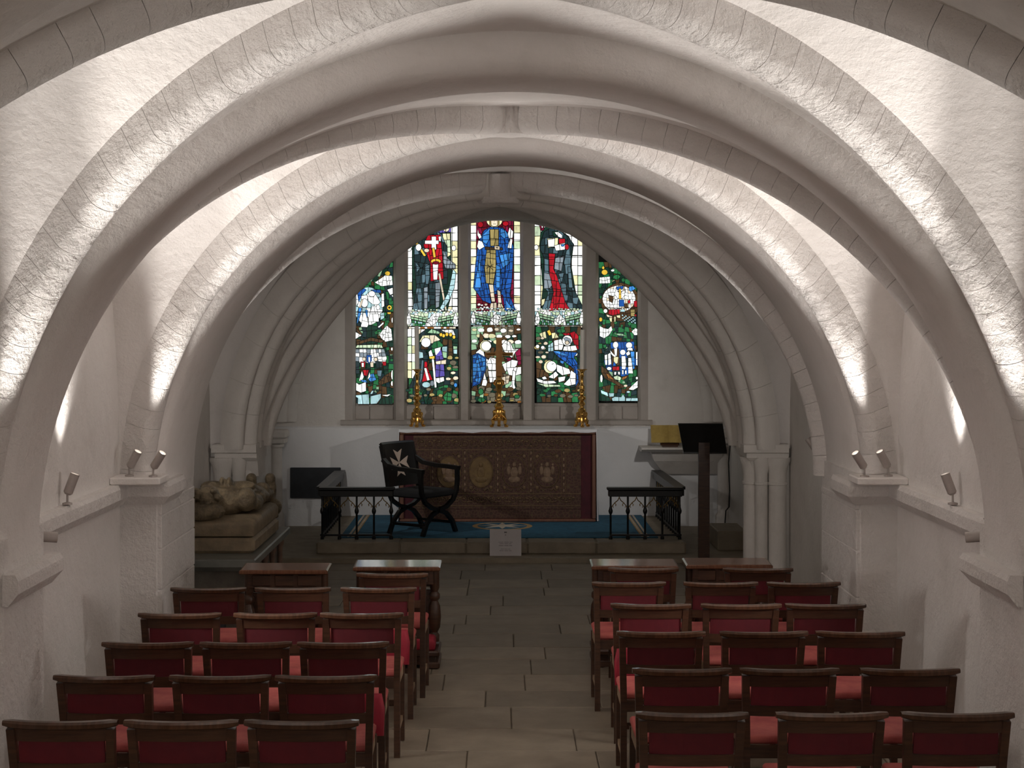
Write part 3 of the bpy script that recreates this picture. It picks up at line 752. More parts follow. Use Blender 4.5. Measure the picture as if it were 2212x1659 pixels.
L.shape('W', ellp(314,1050,44,46,13), 400); L.shape('GR', [(282,1030),(305,1020),(340,1035),(350,1070),(338,1078),(325,1050),(300,1060)], 400, 1); L.shape('CR', ellp(312,1068,18,18,8), 400)
L.shape('W', [(275,1135),(285,1098),(340,1095),(385,1090),(400,1130),(350,1140)], 70); L.shape('W', [(360,1160),(402,1150),(400,1175),(370,1188)], 70)
L.shape('BL', [(190,1140),(250,1140),(400,1150),(370,1190),(400,1240),(410,1400),(385,1440),(370,1290),(250,1200)], 66); L.shape('LB', [(190,1140),(240,1138),(330,1175),(260,1175)], 90); L.shape('LB', [(250,1215),(290,1225),(280,1250),(255,1240)], 60); L.shape('LB', [(300,1225),(325,1235),(310,1255)], 60)
for p in ([(250,1195),(340,1270)], [(300,1190),(380,1290),(395,1400)], [(350,1190),(400,1280)]): L.line(p, 5)
L.shape('PY', ellp(165,1272,52,56,14), 400); L.shape('W', ellp(180,1268,44,46,12), 400); L.line([(180,1250),(200,1245)], 6)
L.shape('W', [(222,1250),(330,1290),(345,1330),(270,1345),(225,1310)], 80); L.shape('W', [(345,1300),(385,1330),(385,1420),(320,1435),(280,1420),(330,1370)], 70)
L.shape('W', [(50,1365),(120,1390),(200,1390),(225,1410),(130,1420),(60,1400)], 90); L.shape('W', [(150,1360),(215,1310),(240,1340),(200,1375)], 90); L.shape('W', [(95,1362),(125,1350),(145,1375),(110,1382)], 90); L.shape('W', [(235,1360),(300,1350),(290,1390),(240,1405)], 90)
L.shape('PG', [(60,1412),(250,1425),(260,1440),(130,1445)], 70)
L.blobs(['DG','ST','TN','BR','GN'], 70, 450, 1470, 1560, 58)
L.line([(45,1450),(460,1450)], 5)
L.done()

def leafs(L, x0, x1, y0, y1, n):
    for _ in range(n):
        x, y = random.uniform(x0, x1), random.uniform(y0, y1); r = random.uniform(14, 26); a = random.uniform(0, 360)
        p = []
        for i in range(8):
            q = r*(1 if i % 2 else .62); p.append((x + q*cos(radians(a + 45*i)), y + q*sin(radians(a + 45*i))))
        L.shape(random.choice(['GN','GN','DG','LG','GN']), p, 90, 1.2)

# light 1: medallions in foliage
L = Light(1, 760, 540, .2169, 'leftmost narrow stained glass light with medallions in green foliage')
base(L)
L.shape(BGP, [(40,80),(410,80),(420,1535),(45,1535)], 70)
leafs(L, 60, 360, 170, 350, 9); leafs(L, 280, 410, 380, 760, 5); leafs(L, 60, 300, 770, 900, 8); leafs(L, 320, 410, 950, 1180, 6); leafs(L, 120, 400, 1320, 1420, 7)
L.shape('PU', [(205,215),(250,145),(280,160),(272,225),(235,240)], 60); L.shape('LG', ellp(325,140,26,30,8), 90); L.shape('W', ellp(205,190,14,16,7), 90); L.shape('LG', [(255,265),(300,185),(315,190),(285,270)], 90)
L.shape('GN', [(105,320),(160,310),(155,355),(110,350)], 60); L.shape('W', [(38,320),(95,318),(60,355),(38,360)], 60)
L.shape('W', [(230,325),(300,280),(340,250),(405,260),(412,350),(300,365)], 60); L.shape('GD', ellp(360,235,28,24,8), 90); L.shape('W', [(355,395),(412,375),(414,440),(385,450)], 60); L.shape('W', [(395,450),(415,450),(415,475)], 60)
L.shape(['SK','W'], ellp(170,560,145,190,24), 70)
L.shape('BL', [(60,410),(130,385),(150,400),(110,440),(75,520)], 60); L.shape('BL', [(195,400),(290,395),(300,430),(230,425)], 60)
L.shape('W', [(155,440),(205,405),(240,440),(290,520),(270,545),(215,545),(170,510)], 90); L.shape('W', ellp(205,438,34,30,9), 90); L.shape('W', [(300,440),(325,430),(330,560),(300,580)], 90); L.shape('W', [(60,420),(75,520),(50,560),(48,420)], 90)
L.shape('W', ellp(132,530,36,44,10), 90); L.shape('CR', [(70,600),(100,500),(120,490),(100,560)], 90); L.shape('LB', [(75,575),(105,580),(100,620),(70,720),(55,740),(65,650)], 62); L.shape('LB', [(140,600),(165,600),(160,690),(140,660)], 90)
L.shape('W', [(120,625),(145,630),(175,740),(160,770),(95,765),(110,700)], 90); L.shape('W', [(180,650),(210,555),(245,560),(275,660),(275,715),(170,715)], 70); L.shape('SK', [(290,630),(330,620),(330,680),(290,700)], 50); L.shape('W', ellp(268,572,20,28,8), 90); L.shape('W', [(260,770),(320,715),(325,735),(280,775)], 90)
L.shape('GD', ellp(380,575,26,26,9), 90); L.shape('BR', ellp(380,575,10,10,7), 90); L.shape('GD', ellp(378,628,22,14,8), 90)
L.line([(42,618),(415,618)], 8)
L.shape('BR', [(50,780),(110,830),(100,860),(50,800)], 70); L.shape('W', [(45,815),(108,850),(45,888)], 60); L.shape('W', [(280,840),(320,790),(355,750),(400,790),(412,900),(340,915),(300,880)], 60); L.line([(320,840),(322,860)], 4); L.line([(358,845),(362,860)], 4); L.line([(378,845),(380,862)], 4); L.line([(330,815),(390,815)], 3)
L.shape('BR', [(50,920),(200,870),(330,900),(300,925),(200,905),(60,945)], 70)
L.shape('PG', [(45,975),(60,945),(300,940),(320,975)], 60); L.shape(['W','W','GR'], [(45,985),(330,985),(355,1075),(340,1130),(45,1120)], 52)
L.shape('BL', [(155,1045),(205,1045),(205,1100),(180,1135),(155,1100)], 90); L.shape('W', [(173,1065),(190,1065),(190,1115),(176,1115)], 90, 1); L.shape('CR', ellp(130,1085,18,20,8), 90); L.shape('CR', ellp(245,1088,20,20,8), 90)
L.shape('RD', [(95,1110),(145,1110),(140,1170),(100,1170)], 60); L.shape('W', [(105,1120),(130,1120),(128,1165),(108,1165)], 90); L.shape('TL', [(248,1105),(305,1110),(310,1170),(250,1170)], 60); L.shape('RD', [(310,1110),(350,1110),(350,1150),(320,1150)], 60); L.shape('CR', [(190,1120),(225,1110),(225,1165),(195,1165)], 90); L.shape('TL', [(48,1105),(85,1110),(85,1230),(50,1230)], 60)
L.shape('RD', [(120,1190),(180,1192),(160,1255),(130,1245)], 60); L.shape('W', [(80,1300),(110,1200),(130,1260),(110,1300)], 90); L.shape('LB', [(190,1235),(225,1225),(255,1290),(200,1310),(175,1290)], 60); L.shape('W', [(165,1290),(185,1210),(195,1260)], 90); L.shape('TG', [(260,1195),(310,1195),(300,1260),(265,1250)], 60); L.shape('LB', [(95,1290),(150,1290),(165,1320),(110,1310)], 60)
L.line([(45,1186),(420,1186)], 8)
L.shape('W', [(52,1315),(85,1335),(150,1310),(152,1400),(100,1418),(52,1395)], 80); L.shape('BR', [(270,1320),(330,1250),(410,1200),(405,1300),(300,1340)], 60); L.shape('W', ellp(412,1240,14,50,9), 90); L.shape('W', ellp(410,1325,14,28,8), 90); L.shape('W', ellp(408,985,12,18,8), 90); L.shape('W', ellp(412,700,10,30,8), 90)
L.shape('SK', [(50,1440),(180,1430),(186,1530),(70,1530),(72,1470),(52,1460)], 120); L.shape('SK', [(195,1450),(300,1425),(300,1470),(260,1525),(195,1530)], 120); L.shape('SK', [(190,1430),(210,1395),(230,1395),(215,1430)], 90); L.shape('W', [(305,1440),(400,1430),(360,1455)], 90); L.shape('DG', [(300,1470),(420,1450),(420,1530),(270,1530)], 60)
L.done()

# light 5
L = Light(5, 1285, 560, .193, 'rightmost narrow stained glass light with medallions in green foliage')
base(L)
L.shape(BGP, [(40,30),(465,30),(470,1585),(45,1585)], 76)
leafs(L, 180, 330, 110, 270, 6); leafs(L, 50, 110, 290, 480, 4); leafs(L, 60, 420, 690, 850, 12); leafs(L, 60, 160, 930, 1040, 5); leafs(L, 250, 400, 1320, 1400, 5); leafs(L, 70, 160, 1430, 1560, 4)
L.shape('GD', ellp(105,148,36,32,9), 90); L.shape('GD', ellp(90,98,16,20,7), 90); L.shape('W', [(48,205),(165,195),(168,270),(45,275)], 52); L.shape('W', ellp(195,128,22,14,7), 90); L.shape('GN', [(205,185),(250,170),(285,195),(250,235),(195,215)], 60); L.shape('GN', ellp(312,235,22,24,7), 60); L.shape('PY', [(180,250),(215,230),(220,240),(190,255)], 60)
L.shape('BR', ellp(280,480,215,215,24), 90)
L.shape(['W','W','W','CR'], ellp(265,445,185,150,22), 50)
L.shape('BL', [(235,310),(320,300),(300,340),(240,345)], 60); L.shape('BR', [(150,400),(200,420),(190,490),(160,470)], 60); L.shape('W', [(220,400),(225,350),(260,370),(275,325),(290,370),(330,345),(330,400),(300,440),(250,440)], 80); L.shape('GD', [(266,330),(286,330),(290,445),(262,445)], 60)
L.shape('BL', [(265,455),(320,455),(322,530),(265,530)], 60); L.shape('LB', [(375,310),(420,300),(450,330),(400,365),(375,350)], 60); L.shape('RD', [(360,470),(385,450),(390,490),(370,500)], 60); L.shape('RD', [(430,470),(465,465),(465,540),(430,530)], 60); L.shape('BR', [(325,500),(360,495),(365,545),(330,545)], 60)
L.shape('W', ellp(113,580,24,24,8), 90); L.shape('RD', [(150,565),(270,560),(275,610),(190,630),(145,615)], 62); L.shape('SK', [(280,565),(330,562),(330,590),(282,590)], 60); L.shape('TN', [(390,565),(440,560),(440,640),(395,640)], 60); L.shape('RD', [(430,620),(460,615),(455,650)], 60)
L.shape('CR', [(120,615),(190,640),(180,660),(130,645)], 60)
for i in range(8):
    for j in range(4):
        x, y = 295 + i*19 + j*2, 620 + j*17 + i*5
        if (i + j) % 2 == 0: L.shape('SK', [(x, y), (x+15, y+3), (x+14, y+16), (x-1, y+13)], 90, .5, .8)
L.shape('PY', [(150,660),(185,655),(182,705),(165,700)], 90); L.shape('PY', [(205,640),(228,645),(222,705),(208,700)], 90); L.shape('PY', [(230,630),(275,625),(275,660),(240,655)], 90)
L.line([(42,548),(465,548)], 8)
L.shape('GD', ellp(58,675,20,26,8), 90); L.shape('W', [(45,745),(90,770),(140,780),(175,745),(190,790),(150,850),(95,885),(45,860)], 60); L.shape('W', [(400,810),(440,770),(465,780),(465,850),(430,850)], 60); L.shape('LG', [(195,830),(290,830),(350,860),(260,855)], 60)
L.shape(['BL','TL'], ellp(280,1110,190,200,22), 80); L.shape('BL', [(165,930),(430,920),(430,1000),(170,1000)], 60)
L.shape('W', ellp(222,958,32,38,10), 90); L.shape('W', ellp(372,962,36,36,10), 90); L.shape('W', [(345,1020),(360,990),(410,990),(415,1025),(380,1020)], 90); L.shape('W', ellp(302,1040,32,32,9), 90)
L.shape('W', [(200,1000),(240,990),(250,1090),(215,1080)], 90); L.shape('BR', [(180,1010),(205,1000),(215,1090),(190,1190),(180,1180)], 90); L.shape('BR', [(240,1000),(262,1010),(265,1180),(230,1190)], 90); L.shape('PY', [(200,1085),(255,1090),(245,1160),(225,1170),(200,1140)], 90); L.shape('RD', [(185,1200),(262,1195),(262,1240),(190,1240)], 60)
L.shape('W', [(160,1015),(200,1060),(230,1080),(210,1095),(170,1060)], 90); L.shape('W', [(98,1070),(130,1060),(130,1180),(105,1180)], 90); L.shape('W', [(135,1060),(165,1040),(175,1170),(140,1185)], 90); L.shape('W', ellp(150,1220,28,20,8), 90)
L.shape('W', [(285,1080),(330,1080),(340,1180),(330,1230),(290,1225)], 70); L.shape('W', [(335,1050),(370,1020),(385,1060),(350,1080)], 90); L.shape('LB', [(385,1030),(430,1030),(432,1220),(415,1230),(395,1120)], 60); L.shape('W', [(360,1100),(395,1100),(415,1275),(360,1275)], 60); L.shape('W', [(445,1040),(465,1030),(465,1190),(448,1180)], 70)
L.line([(60,1192),(465,1192)], 7)
L.shape('W', [(205,1255),(230,1255),(225,1290),(205,1290)], 90); L.shape('W', [(245,1255),(270,1255),(268,1290),(250,1285)], 90); L.shape('W', [(290,1235),(310,1235),(308,1285),(292,1285)], 90); L.shape('W', [(322,1240),(345,1240),(342,1285),(325,1280)], 90)
L.shape('LG', [(140,1245),(190,1260),(190,1310),(160,1290)], 60); L.shape('PG', [(195,1310),(240,1295),(285,1320),(270,1355),(210,1340)], 60); L.shape('OR', [(285,1340),(300,1310),(350,1300),(345,1320),(310,1345)], 60)
L.shape('BR', [(60,1190),(110,1220),(215,1345),(330,1420),(300,1440),(180,1370),(100,1330),(60,1260)], 66); L.shape('OR', [(110,1270),(140,1280),(205,1345),(140,1330)], 66); L.shape('W', ellp(62,1330,15,46,9), 90)
L.shape('W', [(360,1450),(420,1390),(465,1350),(465,1430),(410,1460)], 66); L.shape('W', ellp(455,1325,14,18,7), 90); L.shape('CR', ellp(330,1410,24,16,7), 90)
L.shape('SK', [(52,1455),(130,1485),(140,1530),(60,1495)], 90); L.shape('SK', [(140,1490),(205,1490),(200,1530),(150,1535)], 90); L.shape('SK', [(175,1550),(210,1530),(280,1535),(300,1500),(325,1540),(325,1580),(185,1580)], 110); L.shape('SK', [(332,1545),(465,1545),(465,1580),(332,1580)], 110); L.shape('SK', ellp(360,1478,22,14,7), 90); L.shape('DG', [(55,1505),(150,1540),(170,1580),(60,1580)], 60)
L.done()

# ------------------------------------------------------------------ lamps
def spot(pos, target, energy, angle, label, blend=.6, size=.03, ln=.13, rad=.028, group='small limewash-coloured uplighters', color=(1, .955, .90), bracket=True):
    pos = Vector(pos); d = (Vector(target) - pos).normalized()
    root = tag(empty('spotlight', pos), label, 'spotlight', group)
    q = d.to_track_quat('Z', 'Y')
    b = MB(); b.lathe([(rad*.6, 0), (rad, .012), (rad, ln), (rad*.88, ln), (rad*.88, ln - .03)], 16, caps=True)
    body = b.obj('lamp_body', FIX, root, True); body.rotation_euler = q.to_euler()
    MB().lathe([(.001, ln - .024), (rad*.85, ln - .024), (rad*.85, ln - .018), (.001, ln - .018)], 16).obj('lens', LAMPGLOW, body)
    if bracket:
        MB().tube([(0, 0, .01), (0, 0, -.05)], .007, 8).lathe([(.03, -.06), (.03, -.05), (.012, -.045)], 12).obj('bracket', FIX, root)
    ld = bpy.data.lights.new('bulb', 'SPOT'); ld.energy = energy; ld.spot_size = radians(angle); ld.spot_blend = blend; ld.shadow_soft_size = size; ld.color = color
    lo = bpy.data.objects.new('bulb', ld); COL.objects.link(lo); lo.parent = root
    lo.location = d*(ln + .012); lo.rotation_euler = (-d).to_track_quat('Z', 'Y').to_euler()
    return root
def ribpt(bay, sx, sy, u, a=2.5, b=RISE, xc=XC):
    y0, y1 = BAYS[bay]; yc = (y0+y1)/2; l = (y1-y0)/2
    return Vector((xc + sx*a*u, yc + sy*l*u, ZS + b*sqrt(1-u*u)))
for s_ in (-1, 1):
    sd = 'left' if s_ < 0 else 'right'
    # middle bay: pair on a shelf at the far pier
    xs = XC + s_*2.50
    shelf = tag(MB().cbox(min(xs - s_*.16, xs + s_*.18), max(xs - s_*.16, xs + s_*.18), 10.55, 10.85, 1.37, 1.42, .008).obj('lamp_shelf', LIME), 'small white shelf under the spotlights on the %s second pier' % sd, 'shelf')
    spot((XC + s_*2.40, 10.62, 1.48), ribpt(1, s_, 1, .50) + Vector((0, 0, -.1)), RIB_W*2.2, 40, 'inner of the two tilted spotlights on the shelf of the %s second pier' % sd)
    spot((XC + s_*2.57, 10.66, 1.48), ribpt(1, s_, 1, .72) + Vector((0, -.05, -.1)), RIB_W*1.8, 60, 'outer of the two tilted spotlights on the shelf of the %s second pier' % sd)
    spot((XC + s_*2.63, 9.35, 1.435), (XC + s_*1.85, 9.5, 3.6), FILL_W, 95, 'upright spotlight on the string course of the %s wall' % sd, 1.0)
    # nearest bay (just outside the frame)
    spot((XC + s_*2.40, 7.0, 1.40), ribpt(0, s_, 1, .52) + Vector((0, 0, -.1)), RIB_W*3.7, 37, 'spotlight at the foot of the %s rib before the first pier' % sd)
    spot((XC + s_*2.56, 7.2, 1.46), ribpt(0, s_, 1, .74) + Vector((0, -.03, -.06)), RIB_W*2.4, 44, 'second spotlight beside the %s rib before the first pier' % sd)
    spot((XC + s_*2.60, 5.8, 1.435), (XC + s_*1.85, 5.8, 3.6), FILL_W*.38, 95, 'unseen upright fill spotlight on the %s wall of the nearest bay' % sd, 1.0)  # unseen fill light for the nearest bay
    spot((XC + s_*2.42, 4.5, 1.46), ribpt(0, s_, -1, .6), RIB_W*.5, 60, 'added unseen spotlight under the near %s rib of the nearest bay' % sd)  # added out of view to illuminate the nearest bay
    # added behind first pier, out of view: near ribs and opposite wall
    spot((XC + s_*2.56, 8.22, 1.33), ribpt(1, s_, -1, .6), RIB_W*.6, 60, 'added spotlight hidden behind the %s first pier' % sd)  # added unseen lamp for the near rib
    spot((XC + s_*2.5, 8.2, 1.34), (XC - s_*2.68, 10.2, .75), FILL_W*.65, 84, 'added fill spotlight behind the %s first pier aimed across at the opposite wall' % sd, 1.0, .22)  # added to brighten the lower wall across the bay
    # behind second pier: near ribs of the sanctuary bay
    spot((s_*2.46 if s_ > 0 else -2.60, 12.2, 1.46), ribpt(2, s_, -1, .62, 2.45, RISE, 0) + Vector((0, 0, -.15)), RIB_W*2.4, 34, 'spotlight peeping out behind the %s second pier' % sd)
    spot((s_*2.60, 12.45, 1.52), (s_*.3, 15.8, 1.9), FILL_W*.11, 150, 'added wide fill spotlight, unseen behind the %s second pier' % sd, 1.0)  # added unseen fill for the sanctuary and altar front
    # altar spots, clamped to the back of the moulded arch
    spot((s_*2.08, 15.5, 2.22), (s_*.25, 18.9, 1.35), ALTAR_W, 84, 'spotlight hidden behind the moulded arch on the %s, aimed at the altar' % sd, .8, bracket=False)

r = tag(empty('globe_lamp', (.4, -.9, 3.3)), 'added white globe fill lamp, unseen behind the viewer', 'lamp')  # fill light added behind the camera for walls and pier fronts
MB().ell((0, 0, 0), (.14, .14, .14), 20, 12).obj('globe', LAMPGLOW, r, smooth=True)
MB().tube([(0, 0, .13), (0, 0, .5)], .008, 8).obj('stem', FIX, r)
ld = bpy.data.lights.new('bulb', 'POINT'); ld.energy = 65; ld.shadow_soft_size = .2; ld.color = (1, .955, .90)
lo = bpy.data.objects.new('bulb', ld); COL.objects.link(lo); lo.parent = r; lo.location = (0, .1, -.36)
# ------------------------------------------------------------------ chapel chairs
def ch(b, name, m, root, **k): return b.obj(name, m, root, **k)
def make_chair():
    r = empty('chapel_chair')
    for sx in (-1, 1):
        MB().bar([(sx*.192, .03, 0), (sx*.192, .02, .44), (sx*.197, -.005, .62), (sx*.203, -.04, .795)], .034, .036, Vector((0, 1, 0))).obj('leg', OAK, r)
        MB().bar([(sx*.19, .405, 0), (sx*.19, .405, .44)], .036, .036, Vector((0, 1, 0))).obj('leg', OAK, r)
        MB().box(sx*.19 - .011, sx*.19 + .011, .04, .395, .395, .45).obj('seat_rail', OAKL, r)
        MB().box(sx*.19 - .009, sx*.19 + .009, .04, .395, .12, .15).obj('stretcher', OAKL, r)
    MB().box(-.18, .18, .388, .412, .39, .45).obj('seat_rail', OAK, r)
    MB().box(-.18, .18, .012, .034, .39, .45).obj('seat_rail', OAK, r)
    MB().box(-.18, .18, .394, .41, .2, .235).obj('stretcher', OAK, r)
    # seat cushion, soft edges
    rows = []
    for z, i in ((.45, .012), (.462, 0), (.478, 0), (.490, .010), (.496, .03)):
        rows.append([(x, y_, z) for x, y_ in ((-.205+i, .03+i), (.205-i, .03+i), (.205-i, .425-i), (-.205+i, .425-i))])
    MB().rings(rows).obj('seat_cushion', REDC, r, smooth=True, angle=60)
    # back
    def brow(z, th, bow=.018, yo=0):
        out = []
        for x in [-.19 + .38*i/10 for i in range(11)]:
            out.append(x)
        return out
    def slat(z0, z1, y0, y1, th, x=.188, bow=.016):
        b = MB(); rows = []
        for i in range(11):
            xx = -x + 2*x*i/10; dy = -bow*(1 - (xx/x)**2)
            rows.append([(xx, y0 + dy - th/2, z0), (xx, y0 + dy + th/2, z0), (xx, y1 + dy + th/2, z1), (xx, y1 + dy - th/2, z1)])
        return b.rings(rows)
    slat(.742, .80, -.030, -.042, .024).obj('crest_rail', OAK, r)
    slat(.645, .745, -.012, -.030, .012, .175).obj('back_panel', REDP, r)
    slat(.598, .648, -.004, -.012, .024).obj('lower_rail', OAK, r)
    b = MB(); rows = []
    for i in range(15):
        xx = -.233 + .466*i/14; dy = -.026*(1 - (xx/.233)**2); e = 1 if 0 < i < 14 else .7
        zc = .812 + .006*(abs(xx)/.233)**3
        rows.append([(xx, -.046 + dy + .027*e*c, zc + .015*e*s - (.0012*c if s > 0 else 0)) for c, s in ((-1,-.6),(-.6,-1),(.6,-1),(1,-.6),(1,.4),(.6,1),(-.6,1),(-1,.4))])
    b.rings(rows).obj('top_rail', POL, r, smooth=True, angle=20)
    return r
proto = make_chair()
plate_me = MB().cbox(-.045, .045, -.026, -.017, .607, .640, .003).mesh('number_plate', BLACKM)
rowsL = [(1557, [131, 392, 652]), (1460, [226, 476, 704]), (1388, [320, 531, 741]), (1325, [389, 595, 782]), (1270, [451, 633, 818]), (1232, [848])]
rowsR = [(1540, [1495, 1796, 2068]), (1445, [1473, 1705, 1965]), (1365, [1428, 1649, 1858]), (1305, [1406, 1601, 1783]), (1258, [1358, 1557, 1735]), (1221, [1390, 1637])]
ORD = ['nearest', 'second', 'third', 'fourth', 'fifth', 'farthest']
first = True
CH = {}
for side, rows in (('left', rowsL), ('right', rowsR)):
    for i, (yy, xs) in enumerate(rows):
        d = F*(HC - .825)/(yy - YH) - (.14 if i == 5 else 0)
        for j, xx in enumerate(xs):
            if first: c = proto; first = False
            else: c = copy_tree(proto)
            c.location = (pX(xx, d), d + .045, 0); c.rotation_euler = (0, 0, radians(random.uniform(-1.6, 1.6)))
            if len(xs) == 3: pos = (('nearest the wall', 'in the middle', 'by the aisle') if side == 'left' else ('by the aisle', 'in the middle', 'nearest the wall'))[j]
            elif len(xs) == 1: pos = 'alone behind prayer desk'
            else: pos = ('by the aisle', 'near the column')[j]
            tag(c, 'oak chapel chair with red panel, %s of aisle, %s row, %s' % (side, ORD[i], pos), 'chair', 'chapel chairs %s of the aisle' % side)
            CH[(side, i, j)] = c
            if (side == 'right' and (i == 0 or (i in (1, 2) and j < 2))) or (side == 'left' and i == 0 and j != 0):
                link('number_plate', plate_me, c)
# red kneelers hung from chairs beside the aisle
def kneeler(c, dx, label):
    r = tag(empty('kneeler', c.location + Vector((dx, -.05, 0))), label, 'kneeler', 'red hanging kneelers')
    rows = []
    for y_, i in ((-.03, .02), (-.018, .004), (.0, 0), (.015, .004), (.022, .02)):
        rows.append([(x, y_ - .03, z) for x, z in ((-.15+i, .36+i), (.15-i, .36+i), (.155-i, .5), (.14-i, .575-i), (-.14+i, .575-i), (-.155+i, .5))])
    MB().rings(rows).obj('cushion', KNEEL, r, smooth=True, angle=50)
    MB().tube([(-.02, -.03, .57), (-.02, -.035, .61), (0, -.03, .63), (.02, -.035, .61), (.02, -.03, .57)], .004, 6).obj('hanging_loop', BLACKC, r)
kneeler(CH[('left', 2, 2)], .06, 'red kneeler hanging behind the third-row chair left of the aisle')
kneeler(CH[('right', 3, 0)], -.06, 'red kneeler hanging behind the fourth-row chair right of the aisle')
kneeler(CH[('left', 4, 2)], .04, 'red kneeler hanging behind the fifth-row chair left of the aisle')

# ------------------------------------------------------------------ prayer desks
def make_desk():
    r = empty('prayer_desk'); w = .305
    MB().rings([[(x, y_, z + y_*.05) for x, y_ in ((-w+i, -.13+i), (w-i, -.13+i), (w-i, .15-i), (-w+i, .15-i))] for z, i in ((.705, .03), (.712, .008), (.72, 0), (.738, 0), (.745, .012))]).obj('desk_top', DESKW, r)
    MB().box(-w + .05, w - .05, .05, .07, .56, .71).obj('apron', OAK, r)
    MB().box(-w + .05, w - .05, -.08, -.06, .60, .71).obj('apron', OAK, r)
    for k in range(3):
        x0 = -w + .07 + k*(2*w - .14)/3
        MB().cbox(x0 + .012, x0 + (2*w - .14)/3 - .012, -.092, -.078, .612, .695, .006).obj('carved_panel', OAK, r)
    MB().cbox(-w + .06, w - .06, .04, .08, .20, .54, .006).obj('back_panel', OAK, r)
    for sx in (-1, 1):
        x = sx*(w - .045)
        MB().lathe([(.034, .15), (.034, .20), (.022, .22), (.040, .26), (.046, .34), (.040, .42), (.024, .46), (.038, .48), (.038, .51), (.024, .53), (.034, .56), (.034, .71)], 14, (x, .02, 0)).obj('leg', OAK, r, smooth=True)
        MB().cbox(x - .045, x + .045, -.27, .12, .0, .05, .01).obj('foot', OAK, r)
    MB().cbox(-w, w, -.28, .12, .09, .135, .012).obj('kneeling_board', OAK, r)
    MB().box(-w + .03, w - .03, -.25, .10, .03, .09).obj('plinth', OAK, r)
    MB().rings([[(x, y_, z) for x, y_ in ((-w+.03+i, -.26+i), (w-.03-i, -.26+i), (w-.03-i, -.06-i), (-w+.03+i, -.06-i))] for z, i in ((.135, .01), (.15, 0), (.20, 0), (.22, .015), (.228, .04))]).obj('cushion', KNEEL, r, smooth=True, angle=60)
    return r
DESKW = mat('polished_oak', (.20, .09, .05), (.12, .05, .028), .09, 0, 7, 0, None, .01, (9, 1, 1), coat=.4)
pd = make_desk()
for i, (x0, x1, d, lab) in enumerate(((520, 715, 11.3, 'prayer desk left of the aisle beside the tomb effigy'), (765, 953, 11.45, 'prayer desk left of the aisle next to the gangway'), (1272, 1465, 11.5, 'prayer desk right of the aisle next to the gangway'), (1473, 1668, 11.55, 'prayer desk right of the aisle in front of the lectern'))):
    c = pd if i == 0 else copy_tree(pd)
    c.location = (pX((x0+x1)/2, d), d, 0); c.scale = (1.03, 1, .955)
    tag(c, 'dark oak ' + lab, 'prayer desk', 'prayer desks before the altar steps')
# black bag behind the fifth row on the left
r = tag(empty('bag', (pX(448, 10.62), 10.62, 0)), 'black rounded bag with a stiff rim by the left second pier', 'bag')
MB().rings([[(q*.13*cos(2*pi*j/16), q*.09*sin(2*pi*j/16), z) for j in range(16)] for z, q in ((0, .8), (.02, .95), (.3, 1.0), (.5, .95), (.6, .8), (.64, .45))]).obj('pouch', BLACKC, r, smooth=True)
MB().tube([(.085*cos(pi*j/10), -.085, .52 + .11*sin(pi*j/10)) for j in range(11)], .006, 6).obj('handle', FIX, r)

# ------------------------------------------------------------------ steps, carpet
struct(MB().cbox(-2.64, 2.64, 16.25, 18.95, -.05, .05, .012).obj('step', STEP), 'long low stone step across the sanctuary floor', 'step')
P0, PZ = 16.55, .172
pl = struct(MB().box(pX(683, P0), pX(1482, P0), P0 + .02, 18.93, .0, PZ - .01).obj('altar_platform', STEP), 'brown stone platform carrying the altar and altar rails', 'step')
xx = pX(683, P0)
while xx < pX(1482, P0) - .1:
    w = random.uniform(.5, .9); x1 = min(xx + w, pX(1482, P0))
    if pX(1482, P0) - x1 < .2: x1 = pX(1482, P0)
    MB().cbox(xx + .003, x1 - .003, P0, P0 + .42, .05, PZ, .012).obj('kerb_stone', STEP, pl); xx = x1
MB().box(pX(683, P0) + .01, pX(1482, P0) - .01, P0 + .42, 18.93, .05, PZ).obj('platform_top', STEP, pl)
struct(MB().cbox(pX(1545, 17.0), 2.64, 16.8, 17.5, .05, .26, .01).obj('plinth_block', STEP), 'low stone block at the foot of the right corner column', 'block')
cp = tag(MB().cbox(-1.72, 1.70, P0 + .34, 18.9, PZ, PZ + .012, .004).obj('carpet', CARPET), 'blue carpet with gold border under the altar and armchair', 'carpet')
for x in (-1.58, 1.54):
    MB().box(x - .022, x + .022, P0 + .36, 18.88, PZ + .012, PZ + .0145).obj('border_stripe', CARPETG, cp)
    MB().box(x - .008, x + .008, P0 + .36, 18.88, PZ + .0145, PZ + .0155).obj('border_braid', CARPETC, cp)
    sx = -1 if x < 0 else 1
    MB().box(x + sx*.05 - .012, x + sx*.05 + .012, P0 + .36, 18.88, PZ + .012, PZ + .0140).obj('border_stripe', CARPETC, cp)
cx, cy = pX(1085, 17.85), 17.83
MB().prismz([(cx + .34*cos(2*pi*j/40), cy + .34*sin(2*pi*j/40)) for j in range(40)], PZ + .012, PZ + .014).obj('emblem_ring', CARPETG, cp)
MB().prismz([(cx + .28*cos(2*pi*j/40), cy + .28*sin(2*pi*j/40)) for j in range(40)], PZ + .014, PZ + .0155).obj('emblem_ground', CARPET, cp)
MB().prismz([(cx + (.27 if j % 2 else .10)*cos(pi*j/8 + pi/8), cy + (.27 if j % 2 else .10)*sin(pi*j/8 + pi/8)) for j in range(16)], PZ + .0155, PZ + .0175).obj('emblem_star', CARPETC, cp)

